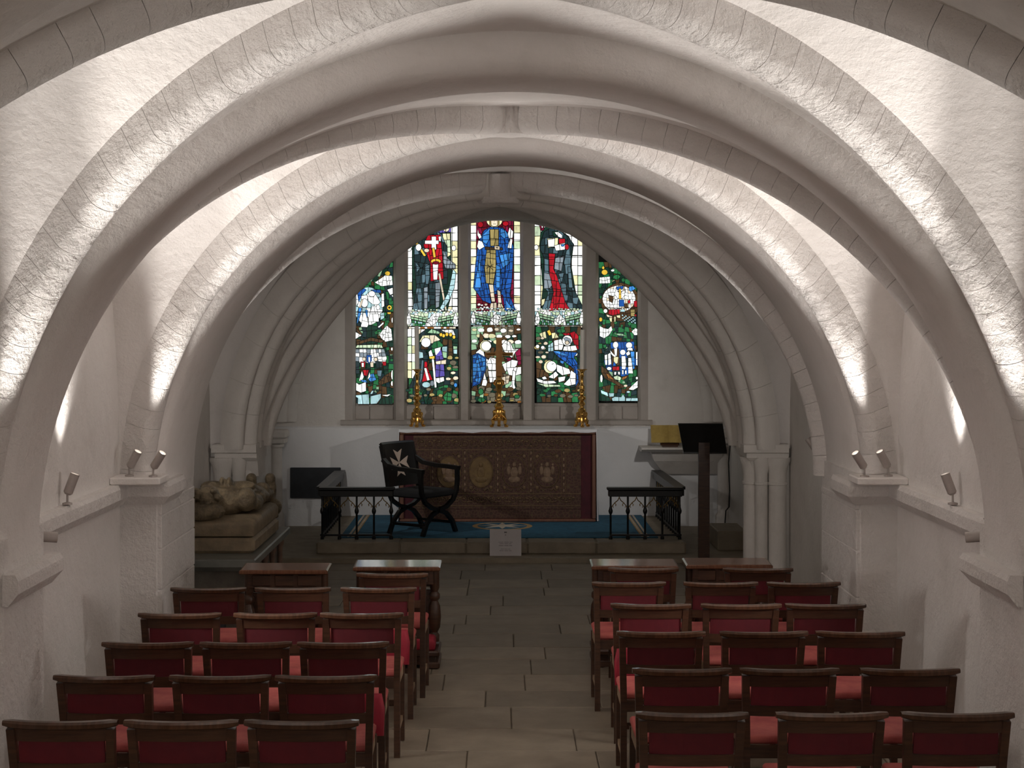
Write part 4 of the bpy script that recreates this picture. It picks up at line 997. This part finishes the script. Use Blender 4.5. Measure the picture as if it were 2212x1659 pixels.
# ------------------------------------------------------------------ altar
AD = 18.22; AZ = PZ + .012
ar = tag(empty('altar', (0, AD, AZ)), 'altar with mahogany frame and dark embroidered frontal of oval medallions', 'altar')
def axz(x, y): p = px(x, y, AD); return p.x, p.z - AZ
ax0, ax1 = pX(863, AD), pX(1287, AD); atop = pZ(929, AD) - AZ
MB().box(ax0 + .03, ax1 - .03, .06, .60, 0, atop - .01).obj('table_body', MAHOG, ar)
MB().box(ax0, ax1, .0, .64, atop - .02, atop).obj('table_top', MAHOG, ar)
ix0, ix1 = pX(872, AD), pX(1279, AD); iz1 = pZ(938, AD) - AZ; iz0 = pZ(1121, AD) - AZ
def frame_bar(pts): return MB().rings(pts)
MB().cbox(ax0, ax1, -.02, .05, iz1, atop - .005, .010).obj('frame_rail', MAHOG, ar)
MB().cbox(ax0, ax1, -.02, .05, 0, iz0, .010).obj('frame_rail', MAHOG, ar)
MB().cbox(ax0, ix0, -.02, .05, iz0, iz1, .010).obj('frame_stile', MAHOG, ar)
MB().cbox(ix1, ax1, -.02, .05, iz0, iz1, .010).obj('frame_stile', MAHOG, ar)
fr = MB().box(ix0, ix1, .035, .045, iz0, iz1).obj('frontal', VELV, ar)
bx0, bz1 = axz(893, 941); bx1, bz0 = axz(1255, 1100)
MB().box(bx0, bx1, .028, .036, bz0, bz1).obj('brocade_panel', BROC, fr)
for yy in (944, 972, 1067, 1093):
    _, z = axz(0, yy); MB().box(bx0, bx1, .022, .028, z - .005, z + .005).obj('braid', EMBG, fr)
for xx in (934, 1004, 1075, 1147, 1218):
    x, _ = axz(xx, 0); _, za = axz(0, 972); _, zb = axz(0, 1067)
    MB().box(x - .026, x - .020, .022, .028, zb, za).box(x + .020, x + .026, .022, .028, zb, za).obj('braid', EMBG, fr)
    b = MB()
    for k in range(7): b.ell((x, .024, zb + (za - zb)*(k + .5)/7), (.012, .004, .022), 8, 5)
    b.obj('embroidered_column', EMBF, fr)
for i, xx in enumerate((970, 1039, 1111, 1182)):
    x, z = axz(xx, 1020)
    MB().rings([[(x + .135*k*cos(2*pi*j/28), y_, z + .178*k*sin(2*pi*j/28)) for j in range(28)] for y_, k in ((.028, 1.0), (.020, .97))]).obj('medallion', EMBD if i < 2 else BROC, fr)
    MB().tube([(x + .138*cos(2*pi*j/28), .022, z + .18*sin(2*pi*j/28)) for j in range(29)], .005, 5, False).obj('medallion_braid', EMBG, fr)
    # figure inside: seated body, head, side figures
    b = MB(); b.ell((x, .018, z + .085), (.024, .010, .030), 10, 6); b.ell((x, .018, z - .01), (.045, .010, .075), 10, 6); b.ell((x, .018, z - .085), (.07, .009, .04), 10, 6)
    if i != 1:
        for sx in (-1, 1): b.ell((x + sx*.065, .019, z + .02), (.024, .009, .055), 8, 6); b.ell((x + sx*.065, .018, z + .085), (.015, .008, .018), 8, 6)
    b.obj('embroidered_figure', EMBF if i != 1 else EMBD, fr)
    for sz in (-1, 1):
        b = MB()
        for sx in (-1, 1):
            b.tube([(x + sx*(.03 + .028*t*3), .023, z + sz*(.205 + .012*sin(t*9))) for t in [k/8 for k in range(9)]], .005, 5)
            b.ell((x + sx*.115, .023, z + sz*.18), (.020, .005, .024), 8, 5)
        b.obj('leaf_spray', EMBG, fr)
for yy, r_ in ((958, .052), (1080, .042)):
    k = 0; xx = bx0 + .09
    _, z = axz(0, yy)
    while xx < bx1 - .09:
        a0 = 0 if k % 2 else pi
        pts = []
        for j in range(26):
            t = j/25; rr = r_*(1 - .62*t); an = a0 + (2.6*pi*t)*(1 if k % 2 else -1)
            pts.append((xx + rr*cos(an), .023, z + rr*sin(an)))
        b = MB(); b.tube(pts, .004, 5)
        b.ell((pts[-1][0], .023, pts[-1][2]), (.012, .005, .012), 8, 5)
        b.ell((xx + r_*1.05, .023, z + (.6 if k % 2 else -.6)*r_), (.016, .004, .009), 8, 5)
        b.obj('scroll', EMBG, fr); xx += r_*1.95; k += 1
_, z1_ = axz(0, 1100)
MB().box(bx0, bx1, .024, .030, iz0 + .005, z1_ - .004).obj('fringe', BROC, fr)
# white linen
cl = tag(empty('altar_cloth', (0, AD, AZ + atop)), 'white linen cloth laid over the altar top, hanging down both ends', 'altar cloth')
MB().box(ax0 - .008, ax1 + .008, -.026, .64, .0, .008).obj('cloth_top', LINEN, cl)
b = MB(); rows = []
for i in range(25):
    x = ax0 - .008 + (ax1 - ax0 + .016)*i/24; h = -.022 - .006*sin(i*.9) - .004*sin(i*2.3)
    rows.append([(x, -.026, .008), (x, -.031, .0), (x, -.031, h), (x, -.026, h)])
b.rings(rows).obj('front_edge', LINEN, cl)
for sx, xe in ((-1, ax0), (1, ax1)):
    rows = []
    for i in range(13):
        y_ = -.02 + .64*i/12; o_ = .010*sin(i*1.7)
        rows.append([(xe + sx*.008, y_, .006), (xe + sx*(.014 + .002*sin(i)), y_, -.2), (xe + sx*(.016 + abs(o_)), y_, -.8), (xe + sx*(.022 + abs(o_)*1.8), y_, -atop + .01),
                     (xe + sx*(.014 + abs(o_)*1.8), y_, -atop + .01), (xe + sx*(.010 + abs(o_)), y_, -.8), (xe + sx*(.008), y_, -.2), (xe + sx*.003, y_, .006)])
    MB().rings(rows).obj('side_fall', LINEN, cl, smooth=True, angle=60)

# candlesticks and cross
AT = AZ + atop + .008; CD = 18.66
def paw_base(b, r, h):
    for k in range(3):
        a = radians(-90 + 120*k + 30) if False else radians(90 + 120*k)
        ca, sa = cos(a), sin(a)
        b.tube([(ca*.02, sa*.02, h), (ca*r*.55, sa*r*.55, h*.8), (ca*r*.85, sa*r*.85, h*.42), (ca*r*.80, sa*r*.80, h*.2), (ca*r*.98, sa*r*.98, .018)], [.03, .03, .022, .018, .018], 8)
        b.ell((ca*r, sa*r, .016), (.026, .026, .017), 10, 6)
        b.ell((ca*r*.55, sa*r*.55, h*.9), (.03, .03, .03), 10, 6)
        a2 = a + pi/3
        b.ell((cos(a2)*r*.5, sin(a2)*r*.5, h*.55), (.03, .03, .045), 10, 6)
def candlestick(x, label, clabel, ztop, tilt=0):
    r = tag(empty('candlestick', (x, CD, AT), radians(180)), label, 'candlestick', 'gilt altar candlesticks')
    b = MB(); paw_base(b, .085, .17); b.obj('foot', BRASS, r, smooth=True)
    s = (pZ(797, CD) - AT)
    z0 = .14; prof = [(.045, .12), (.055, .15), (.04, .18), (.05, .20), (.03, .225), (.022, .24)]
    for f, q in ((.37, .03), (.40, .044), (.43, .030), (.45, .022), (.49, .05), (.52, .045), (.54, .022), (.58, .032), (.60, .022), (.635, .038), (.66, .026), (.70, .034), (.73, .020), (.80, .017), (.86, .020), (.885, .030), (.905, .02), (.94, .024), (.975, .040), (.985, .062), (.995, .064), (1.0, .05)):
        prof.append((q, f*s))
    MB().lathe(prof, 18).obj('stem', BRASS, r, smooth=True, angle=60)
    c = tag(empty('candle', (x, CD, AT + s)), clabel, 'candle', 'altar candles')
    MB().lathe([(.026, 0), (.0265, .01), (.026, ztop - .006), (.018, ztop), (.006, ztop - .003)], 18).obj('wax_body', WAX, c, smooth=True, angle=50)
    MB().tube([(0, 0, ztop - .005), (.001, 0, ztop + .008)], .0025, 6).obj('wick', BLACKC, c)
    c.rotation_euler = (0, radians(tilt), 0)
candlestick(pX(901, CD), 'gilt candlestick on the left end of the altar', 'tall cream candle in the left altar candlestick', pZ(704, CD) - pZ(797, CD), -.6)
candlestick(pX(1257, CD), 'gilt candlestick on the right end of the altar', 'tall cream candle in the right altar candlestick', pZ(712, CD) - pZ(797, CD), .8)
r = tag(empty('altar_cross', (pX(1078, CD), CD, AT)), 'bronze cross on a gilt three-footed stand at the centre of the altar', 'cross')
b = MB(); paw_base(b, .10, .20)
b.obj('foot', BRASS, r, smooth=True)
MB().lathe([(.05, .14), (.06, .19), (.045, .22), (.062, .245), (.05, .26), (.026, .29), (.032, .31), (.040, .33), (.028, .345), (.022, .38), (.030, .43), (.046, .50), (.052, .53), (.03, .56), (.026, .575), (.036, .59), (.022, .605)], 18).obj('stem', BRASS, r, smooth=True, angle=60)
for sx in (-1, 1):
    MB().tube([(sx*.03, 0, .56), (sx*.055, 0, .545), (sx*.058, 0, .51), (sx*.04, 0, .495)], .010, 8).obj('scroll_ear', BRASS, r, smooth=True)
zc = pZ(765, CD) - AT; zt = pZ(729, CD) - AT
cr = MB().prism([(-.036, .60), (.036, .60), (.036, zc - .02), (.160, zc - .02), (.166, zc - .026), (.166, zc + .026), (.160, zc + .02), (.055, zc + .02), (.036, zc + .05), (.034, zt - .02), (.042, zt), (-.042, zt), (-.034, zt - .02), (-.036, zc + .05), (-.055, zc + .02), (-.160, zc + .02), (-.166, zc + .026), (-.166, zc - .026), (-.160, zc - .02), (-.036, zc - .02)], -.013, .013).obj('cross_body', BRONZE, r)
for sx in (-1, 1):
    MB().tube([(sx*.045, -.016, zc), (sx*.150, -.016, zc)], .009, 8).obj('arm_bead', BRASS, r, smooth=True)
    b = MB(); b.tube([(sx*.05, -.002, zc - .03), (sx*.09, -.002, zc - .05), (sx*.055, -.002, zc - .075)], .005, 6); b.obj('arm_scroll', BRASS, r)

# ------------------------------------------------------------------ altar rails
def rail(x0, x1, y0, yb, xb, label, outer):
    r = tag(empty('altar_rail', ((x0+x1)/2, y0, PZ)), label, 'altar rail', 'black altar rails with gilt tracery')
    cx = (x0+x1)/2; h = pZ(1057, 16.8) - PZ
    MB().cbox(x0 - cx - .03, x1 - cx + .03, -.06, .06, h - .008, h + .022, .008).cbox(x0 - cx - .015, x1 - cx + .015, -.045, .045, h - .075, h - .008, .006).obj('top_rail', BLACKM, r)
    MB().box(x0 - cx, x1 - cx, -.012, .012, .035, .055).obj('bottom_rail', BLACKM, r)
    n = 4; xs = [x0 - cx + .01 + (x1 - x0 - .02)*i/n for i in range(n+1)]
    def post(x, y_):
        MB().lathe([(.020, 0), (.020, .03), (.011, .035), (.011, h*.50), (.020, h*.53), (.024, h*.57), (.016, h*.62), (.011, h*.66), (.011, h - .075)], 10, (x, y_, 0)).obj('post', BLACKM, r, smooth=True, angle=50)
    def trac(p0, p1):
        p0, p1 = Vector(p0), Vector(p1)
        def P(u, z): q = p0.lerp(p1, u); return (q.x, q.y, z)
        b = MB()
        for s in (0, 1):
            f = lambda u: u if s == 0 else 1 - u
            b.tube([P(f(.04), h*.60), P(f(.08), h*.66), P(f(.24), h*.73), P(f(.42), h*.78), P(f(.5), h*.84), P(f(.5), h - .075)], .0055, 6)
            b.tube([P(f(.24), h*.73), P(f(.31), h*.70), P(f(.29), h*.665)], .005, 6); b.tube([P(f(.08), h*.66), P(f(.15), h*.66), P(f(.16), h*.63)], .004, 6)
        b.obj('tracery', GOLDR, r, smooth=True)
    for x in xs: post(x, 0)
    for i in range(n): trac((xs[i], 0, 0), (xs[i+1], 0, 0))
    # return running back to the altar wall
    xo = (x0 if outer < 0 else x1) - cx; L_ = yb - y0; xe = xb - cx
    t = Vector((xe - xo, L_, 0)).normalized(); nn = Vector((t.y, -t.x, 0))
    def strip(w, z0, z1, nm, a=0.0):
        A = Vector((xo, a, 0)); B = Vector((xe, L_, 0))
        MB().rings([[(q + nn*w*s).to_tuple()[:2] + (z,) for s, z in ((-1, z0), (1, z0), (1, z1), (-1, z1))] for q in (A, B)]).obj(nm, BLACKM, r)
    strip(.06, h - .008, h + .022, 'return_top_rail', .06); strip(.045, h - .075, h - .008, 'return_top_rail', .05); strip(.012, .035, .055, 'return_bottom_rail')
    m_ = 11
    for i in range(1, m_ + 1):
        q = Vector((xo, 0, 0)).lerp(Vector((xe, L_, 0)), (i)/(m_ + .3)); post(q.x, q.y)
        q0 = Vector((xo, 0, 0)).lerp(Vector((xe, L_, 0)), (i-1)/(m_ + .3)); trac(q0, q)
RD_ = 16.8
rail(pX(694, RD_), pX(847, RD_), RD_, 18.85, pX(735, 18.85), 'black altar rail with gilt tracery left of the altar, behind the armchair', -1)
rail(pX(1317, RD_), pX(1470, RD_), RD_, 18.85, pX(1418, 18.85), 'black altar rail with gilt tracery right of the altar, beside the lectern', 1)

# ------------------------------------------------------------------ armchair
r = tag(empty('armchair', (pX(911, 17.3), 17.28, PZ + .012), radians(53)), 'black curved-leg armchair with a white eight-pointed cross on its back', 'armchair')
# local: front = -y, width along x
def arcpts(pts): return pts
bk = MB(); rows = []
for i in range(9):
    x = -.27 + .54*i/8; dy = .035*(1 - (x/.27)**2)
    rows.append([(x, .24 + dy, .50), (x, .27 + dy, .50), (x, .36 + dy, .93), (x, .385 + dy, .965), (x, .36 + dy, .985), (x, .335 + dy, .965), (x, .33 + dy, .93)])
bko = bk.rings(rows).obj('backrest', BLACKW, r, smooth=True, angle=40)
def backpt(x, t):      # point on the front face of the back
    dy = .035*(1 - (x/.27)**2); return (x, .24 + dy + .09*t - .006, .50 + .43*t)
b = MB()
for k in range(4):
    a = k*pi/2
    pts = [(0, .0), (-.07, .15), (0, .115), (.07, .15)]
    R_ = [(p[0]*cos(a) - p[1]*sin(a), p[0]*sin(a) + p[1]*cos(a)) for p in pts]
    q = [backpt(p[0], .58 + p[1]/.44) for p in R_]
    b.add(q + [(v[0], v[1] + .008, v[2]) for v in q], [(0,1,2), (0,2,3), (4,6,5), (4,7,6), (0,4,5,1), (1,5,6,2), (2,6,7,3), (3,7,4,0)])
b.obj('white_cross', CROSSW, bko)
rows = [[(x, y_, z) for x, y_ in ((-.27+i, -.24+i), (.27-i, -.24+i), (.27-i, .27-i), (-.27+i, .27-i))] for z, i in ((.40, .02), (.415, 0), (.455, 0), (.475, .02), (.485, .06))]
MB().rings(rows).obj('seat', BLACKC, r, smooth=True, angle=50)
UPX = Vector((0, 1, 0))
for sx in (-1, 1):
    # arm: from back, curving to the front post
    MB().bar([(sx*.27, .32, .80), (sx*.295, .22, .74), (sx*.31, .05, .715), (sx*.31, -.12, .71), (sx*.31, -.28, .70)], .05, .045).obj('arm', BLACKW, r)
    for yy, nm in ((-.25, 'leg'), (.22, 'leg')):
        # curule: arm post down, curving inward under the seat, crossing and out to the opposite foot
        pts = [(sx*.31, yy, .70), (sx*.315, yy, .58), (sx*.30, yy, .46), (sx*.24, yy, .36), (sx*.12, yy, .29), (0, yy, .265), (-sx*.12, yy, .22), (-sx*.22, yy, .13), (-sx*.27, yy, .03), (-sx*.285, yy, .0)]
        if yy > 0: pts = pts[2:]
        MB().bar(pts, .04, .042, UPX).obj(nm, BLACKW, r, smooth=True, angle=40)
for x in (-.24, .24): MB().bar([(x, -.25, .11), (x, .22, .11)], .025, .03).obj('stretcher', BLACKW, r)
MB().lathe([(.035, -.02), (.035, .02)], 12).obj('boss', BLACKW, r).location = (0, -.27, .265)
bpy.data.objects['boss'].rotation_euler = (pi/2, 0, 0)
for sx in (-1, 1): MB().bar([(sx*.255, .25, .42), (sx*.26, .30, .72), (sx*.26, .36, .95)], .035, .04, UPX).obj('back_post', BLACKW, r)

# ------------------------------------------------------------------ plaque, shelf, book, lectern, notice
o = tag(MB().cbox(pX(627, 18.88), pX(736, 18.88), 18.865, 18.9, pZ(1076, 18.88), pZ(1010, 18.88), .006).obj('wall_plaque', PLAQUE), 'dark slate plaque on the white wall left of the altar', 'plaque')
sz = pZ(966, 18.6)
r = tag(empty('credence_shelf', (2.0, 18.9, 0)), 'stone credence shelf on a corbel behind the lectern', 'shelf')
x0, x1 = pX(1385, 18.55) - 2.0, pX(1562, 18.55) - 2.0
MB().rings([[(x, -.42, sz - .02), (x, -.42, sz), (x, .02, sz), (x, .02, sz - .05), (x, -.36, sz - .05)] for x in (x0, x1)]).obj('slab', SANCT, r)
MB().rings([[(q, y_, sz - .05) for q, y_ in ((x0 + .12, -.30), (x1, -.30), (x1, .02), (x0 + .12, .02))], [(q, y_, sz - .17) for q, y_ in ((x0 + .17, -.22), (x1, -.22), (x1, .02), (x0 + .17, .02))], [(q, y_, sz - .34) for q, y_ in ((x0 + .30, -.05), (x1, -.05), (x1, .02), (x0 + .30, .02))]]).obj('corbel', SANCT, r)
bx, by = pX(1446, 18.6), 18.62
r = tag(empty('open_book', (bx, by, sz), 0), 'open gilt-paged book on a low stand upon the credence shelf', 'book')
MB().rings([[(x, .0, .02), (x, .08, .02), (x, .15, .24), (x, .13, .24), (x, .02, .05)] for x in (-.10, .12)]).box(-.08, .10, -.03, .10, 0, .02).obj('stand', OAK, r)
for sx in (-1, 1):
    rows = []
    for i in range(7):
        u = i/6; x = sx*.21*u; bul = .022*sin(pi*min(u*1.15, 1))
        rows.append([(x, -.012 - bul, .055), (x, .095 - bul, .255), (x, .112, .25), (x, .006, .05)])
    MB().rings(rows).obj('page_block', PARCH, r, smooth=True, angle=40)
LDp = 16.0
lx = pX(1521, LDp)
r = tag(empty('lectern', (lx, LDp, 0)), 'dark wooden lectern with sloping black desk on a square post', 'lectern')
MB().bar([(0, .03, .05), (.0, .02, pZ(956, LDp))], .112, .06, Vector((0, 1, 0))).obj('post', OAK, r)
MB().cbox(-.2, .2, -.16, .2, .0, .05, .01).obj('base', MAHOG, r)
za, zb = pZ(915, LDp), pZ(976, LDp)
xa0, xa1, xb0, xb1 = pX(1464, LDp) - lx, pX(1560, LDp) - lx, pX(1477, LDp) - lx, pX(1571, LDp) - lx
MB().rings([[(xb0, .02, zb), (xb1, .02, zb), (xb1, .045, zb - .005), (xb0, .045, zb - .005)], [(xa0, -.10 + .06, za), (xa1, -.10 + .06, za), (xa1, -.015, za + .005), (xa0, -.015, za + .005)]]).obj('desk', BLACKW, r)
MB().box(xb0, xb1, .02, .10, zb - .02, zb - .003).obj('book_ledge', BLACKW, r)
nd = 16.42
r = tag(empty('notice_card', (pX(1092, nd), nd, .05)), 'white notice card leaning against the altar platform step', 'notice', )
w = .165
MB().add([(-w, 0, 0), (w, 0, 0), (w, .09, .265), (-w, .09, .265), (-w, .006, -.0), (w, .006, -.0), (w, .096, .263), (-w, .096, .263)], [(0,1,2,3), (7,6,5,4), (0,4,5,1), (1,5,6,2), (2,6,7,3), (3,7,4,0)]).obj('board', CARD, r)
b = MB()
for z, ww, h_ in ((.228, .014, .014), (.205, .006, .008), (.135, .075, .004), (.118, .062, .004), (.100, .07, .004), (.066, .05, .004), (.05, .062, .004)):
    for (xx0, xx1) in ([(-ww, ww)] if ww < .02 else [(-ww, -ww*.3), (-ww*.2, ww*.45), (ww*.55, ww)]):
        ya = z/.265*.09 - .001; yb = (z + h_)/.265*.09 - .001
        b.add([(xx0, ya, z), (xx1, ya, z), (xx1, yb, z + h_), (xx0, yb, z + h_), (xx0, ya - .001, z), (xx1, ya - .001, z), (xx1, yb - .001, z + h_), (xx0, yb - .001, z + h_)], [(3,2,1,0), (4,5,6,7), (0,1,5,4), (1,2,6,5), (2,3,7,6), (3,0,4,7)])
b.obj('printed_lines', INK, r)
for i, (x, y0_, y1_, dd, lab) in enumerate(((1576, 925, 1095, 18.50, 'black cable running down the wall right of the lectern'),)):
    tag(MB().tube([px(x, y0_, dd), px(x + 1, 960, dd), px(x - 2, 1000, dd), px(x, 1060, dd), px(x - 1, y1_, dd), px(x - 8, y1_ + 8, dd), px(x - 10, 1132, dd)], .008, 8).obj('cable', CABLE), lab, 'cable')

# ------------------------------------------------------------------ tomb with effigy
r = tag(empty('tomb_chest', (-2.3, 12.4, 0)), 'stone tomb chest with slate slab below the reclining effigy', 'tomb')
MB().rings([[(x, y_, z) for x, y_ in ((-.38 + i, .0 + i), (.37 - i, 0 + i), (.37 - i, 2.08 - i), (-.38 + i, 2.08 - i))] for z, i in ((.50, .05), (.525, .02), (.54, 0), (.59, 0), (.60, .01))]).obj('slab', SLATE, r)
MB().box(-.38, .28, .10, 1.98, 0, .50).obj('chest', CHESTM, r)
for yy in (.10, .5, .95, 1.4, 1.88): MB().lathe([(.035, 0), (.035, .05), (.022, .07), (.022, .44), (.035, .47), (.035, .50)], 12, (.305, yy, 0)).obj('colonnette', RUST, r, smooth=True)
r = tag(empty('effigy', (-2.27, 12.72, .60)), 'weathered gilded stone effigy of a reclining armoured figure on a mattress', 'effigy')
MB().cbox(-.30, .285, 0, 1.42, .0, .125, .025).obj('plinth', TOMBST, r)
rows = []
for z, i in ((.125, .03), (.14, .005), (.18, .0), (.22, .0), (.255, .02), (.27, .06)):
    rows.append([(x, y_, z) for x, y_ in ((-.30+i, .02+i), (.28-i, .02+i), (.28-i, 1.40-i), (-.30+i, 1.40-i))])
MB().rings(rows).obj('mattress', TOMBST, r, smooth=True, angle=50)
b = MB(); E = b.ell
Z0 = .26
E((-.17, .12, Z0 + .07), (.20, .13, .09)); 
b.obj('pillow', ALAB, r, smooth=True)
b = MB(); E = b.ell
# figure lies along +y from the head; swings slightly to the right towards the feet
ax = lambda y_: -.13 + .24*(y_ - .1)/1.5
E((ax(.16), .16, Z0 + .17), (.105, .125, .115)); E((ax(.22), .24, Z0 + .20), (.07, .07, .07))
E((ax(.30), .33, Z0 + .12), (.08, .10, .08))
E((ax(.48), .50, Z0 + .11), (.23, .17, .13)); E((ax(.65), .66, Z0 + .13), (.19, .22, .14)); E((ax(.85), .86, Z0 + .11), (.20, .20, .14)); E((ax(1.0), .98, Z0 + .10), (.21, .12, .13))
for sx in (-1, 1):
    E((ax(.45) + sx*.22, .45, Z0 + .13), (.095, .10, .105)); E((ax(.60) + sx*.25, .62, Z0 + .09), (.062, .17, .07)); E((ax(.72) + sx*.23, .76, Z0 + .11), (.07, .07, .07))
    E((ax(.66) + sx*.13, .66, Z0 + .22), (.11, .07, .05)); E((ax(.62) + sx*.03, .58, Z0 + .26), (.028, .075, .05))
    for k in range(5):      # thigh and shin plates
        yy = 1.05 + .10*k; rr = .095 - .009*k
        E((ax(yy) + sx*.095, yy, Z0 + .10 - .008*k), (rr, .085, rr*1.02))
    E((ax(1.28) + sx*.095, 1.27, Z0 + .13), (.075, .06, .07))
    E((ax(1.52) + sx*.085, 1.50, Z0 + .03), (.055, .08, .06))
    E((ax(1.56) + sx*.085, 1.555, Z0 + .10), (.056, .06, .14)); E((ax(1.56) + sx*.085, 1.535, Z0 + .20), (.052, .056, .056))
for k in range(9):          # overlapping skirt plates
    a = -1.2 + .3*k
    E((ax(1.02) + .21*sin(a), 1.02, Z0 + .06 + .12*cos(a)), (.05, .10, .035))
o = b.obj('armoured_body', ALAB, r); remesh(o, .012)
b = MB(); E = b.ell
for k in range(26):
    a = random.uniform(0, pi); q = random.uniform(.3, 1.1)
    E((ax(.12) + .11*cos(a), .12 + .05*random.uniform(-1, .6), Z0 + .16 + .10*sin(a)*q), (.03, .035, .025), 8, 5)
o = b.obj('curled_hair', ALAB, r); remesh(o, .010)
b = MB(); E = b.ell
E((ax(1.55), 1.53, Z0 - .07), (.19, .10, .08)); E((ax(1.55) - .12, 1.50, Z0 - .03), (.08, .09, .07)); E((ax(1.55) + .13, 1.50, Z0 - .05), (.07, .08, .08)); E((ax(1.5) + .02, 1.46, Z0 - .12), (.12, .08, .125))
for k in range(12): E((ax(1.55) + random.uniform(-.18, .18), 1.46, Z0 - .05 + random.uniform(-.08, .05)), (.03, .03, .022), 8, 5)
o = b.obj('foot_rest', ALAB, r); remesh(o, .012)
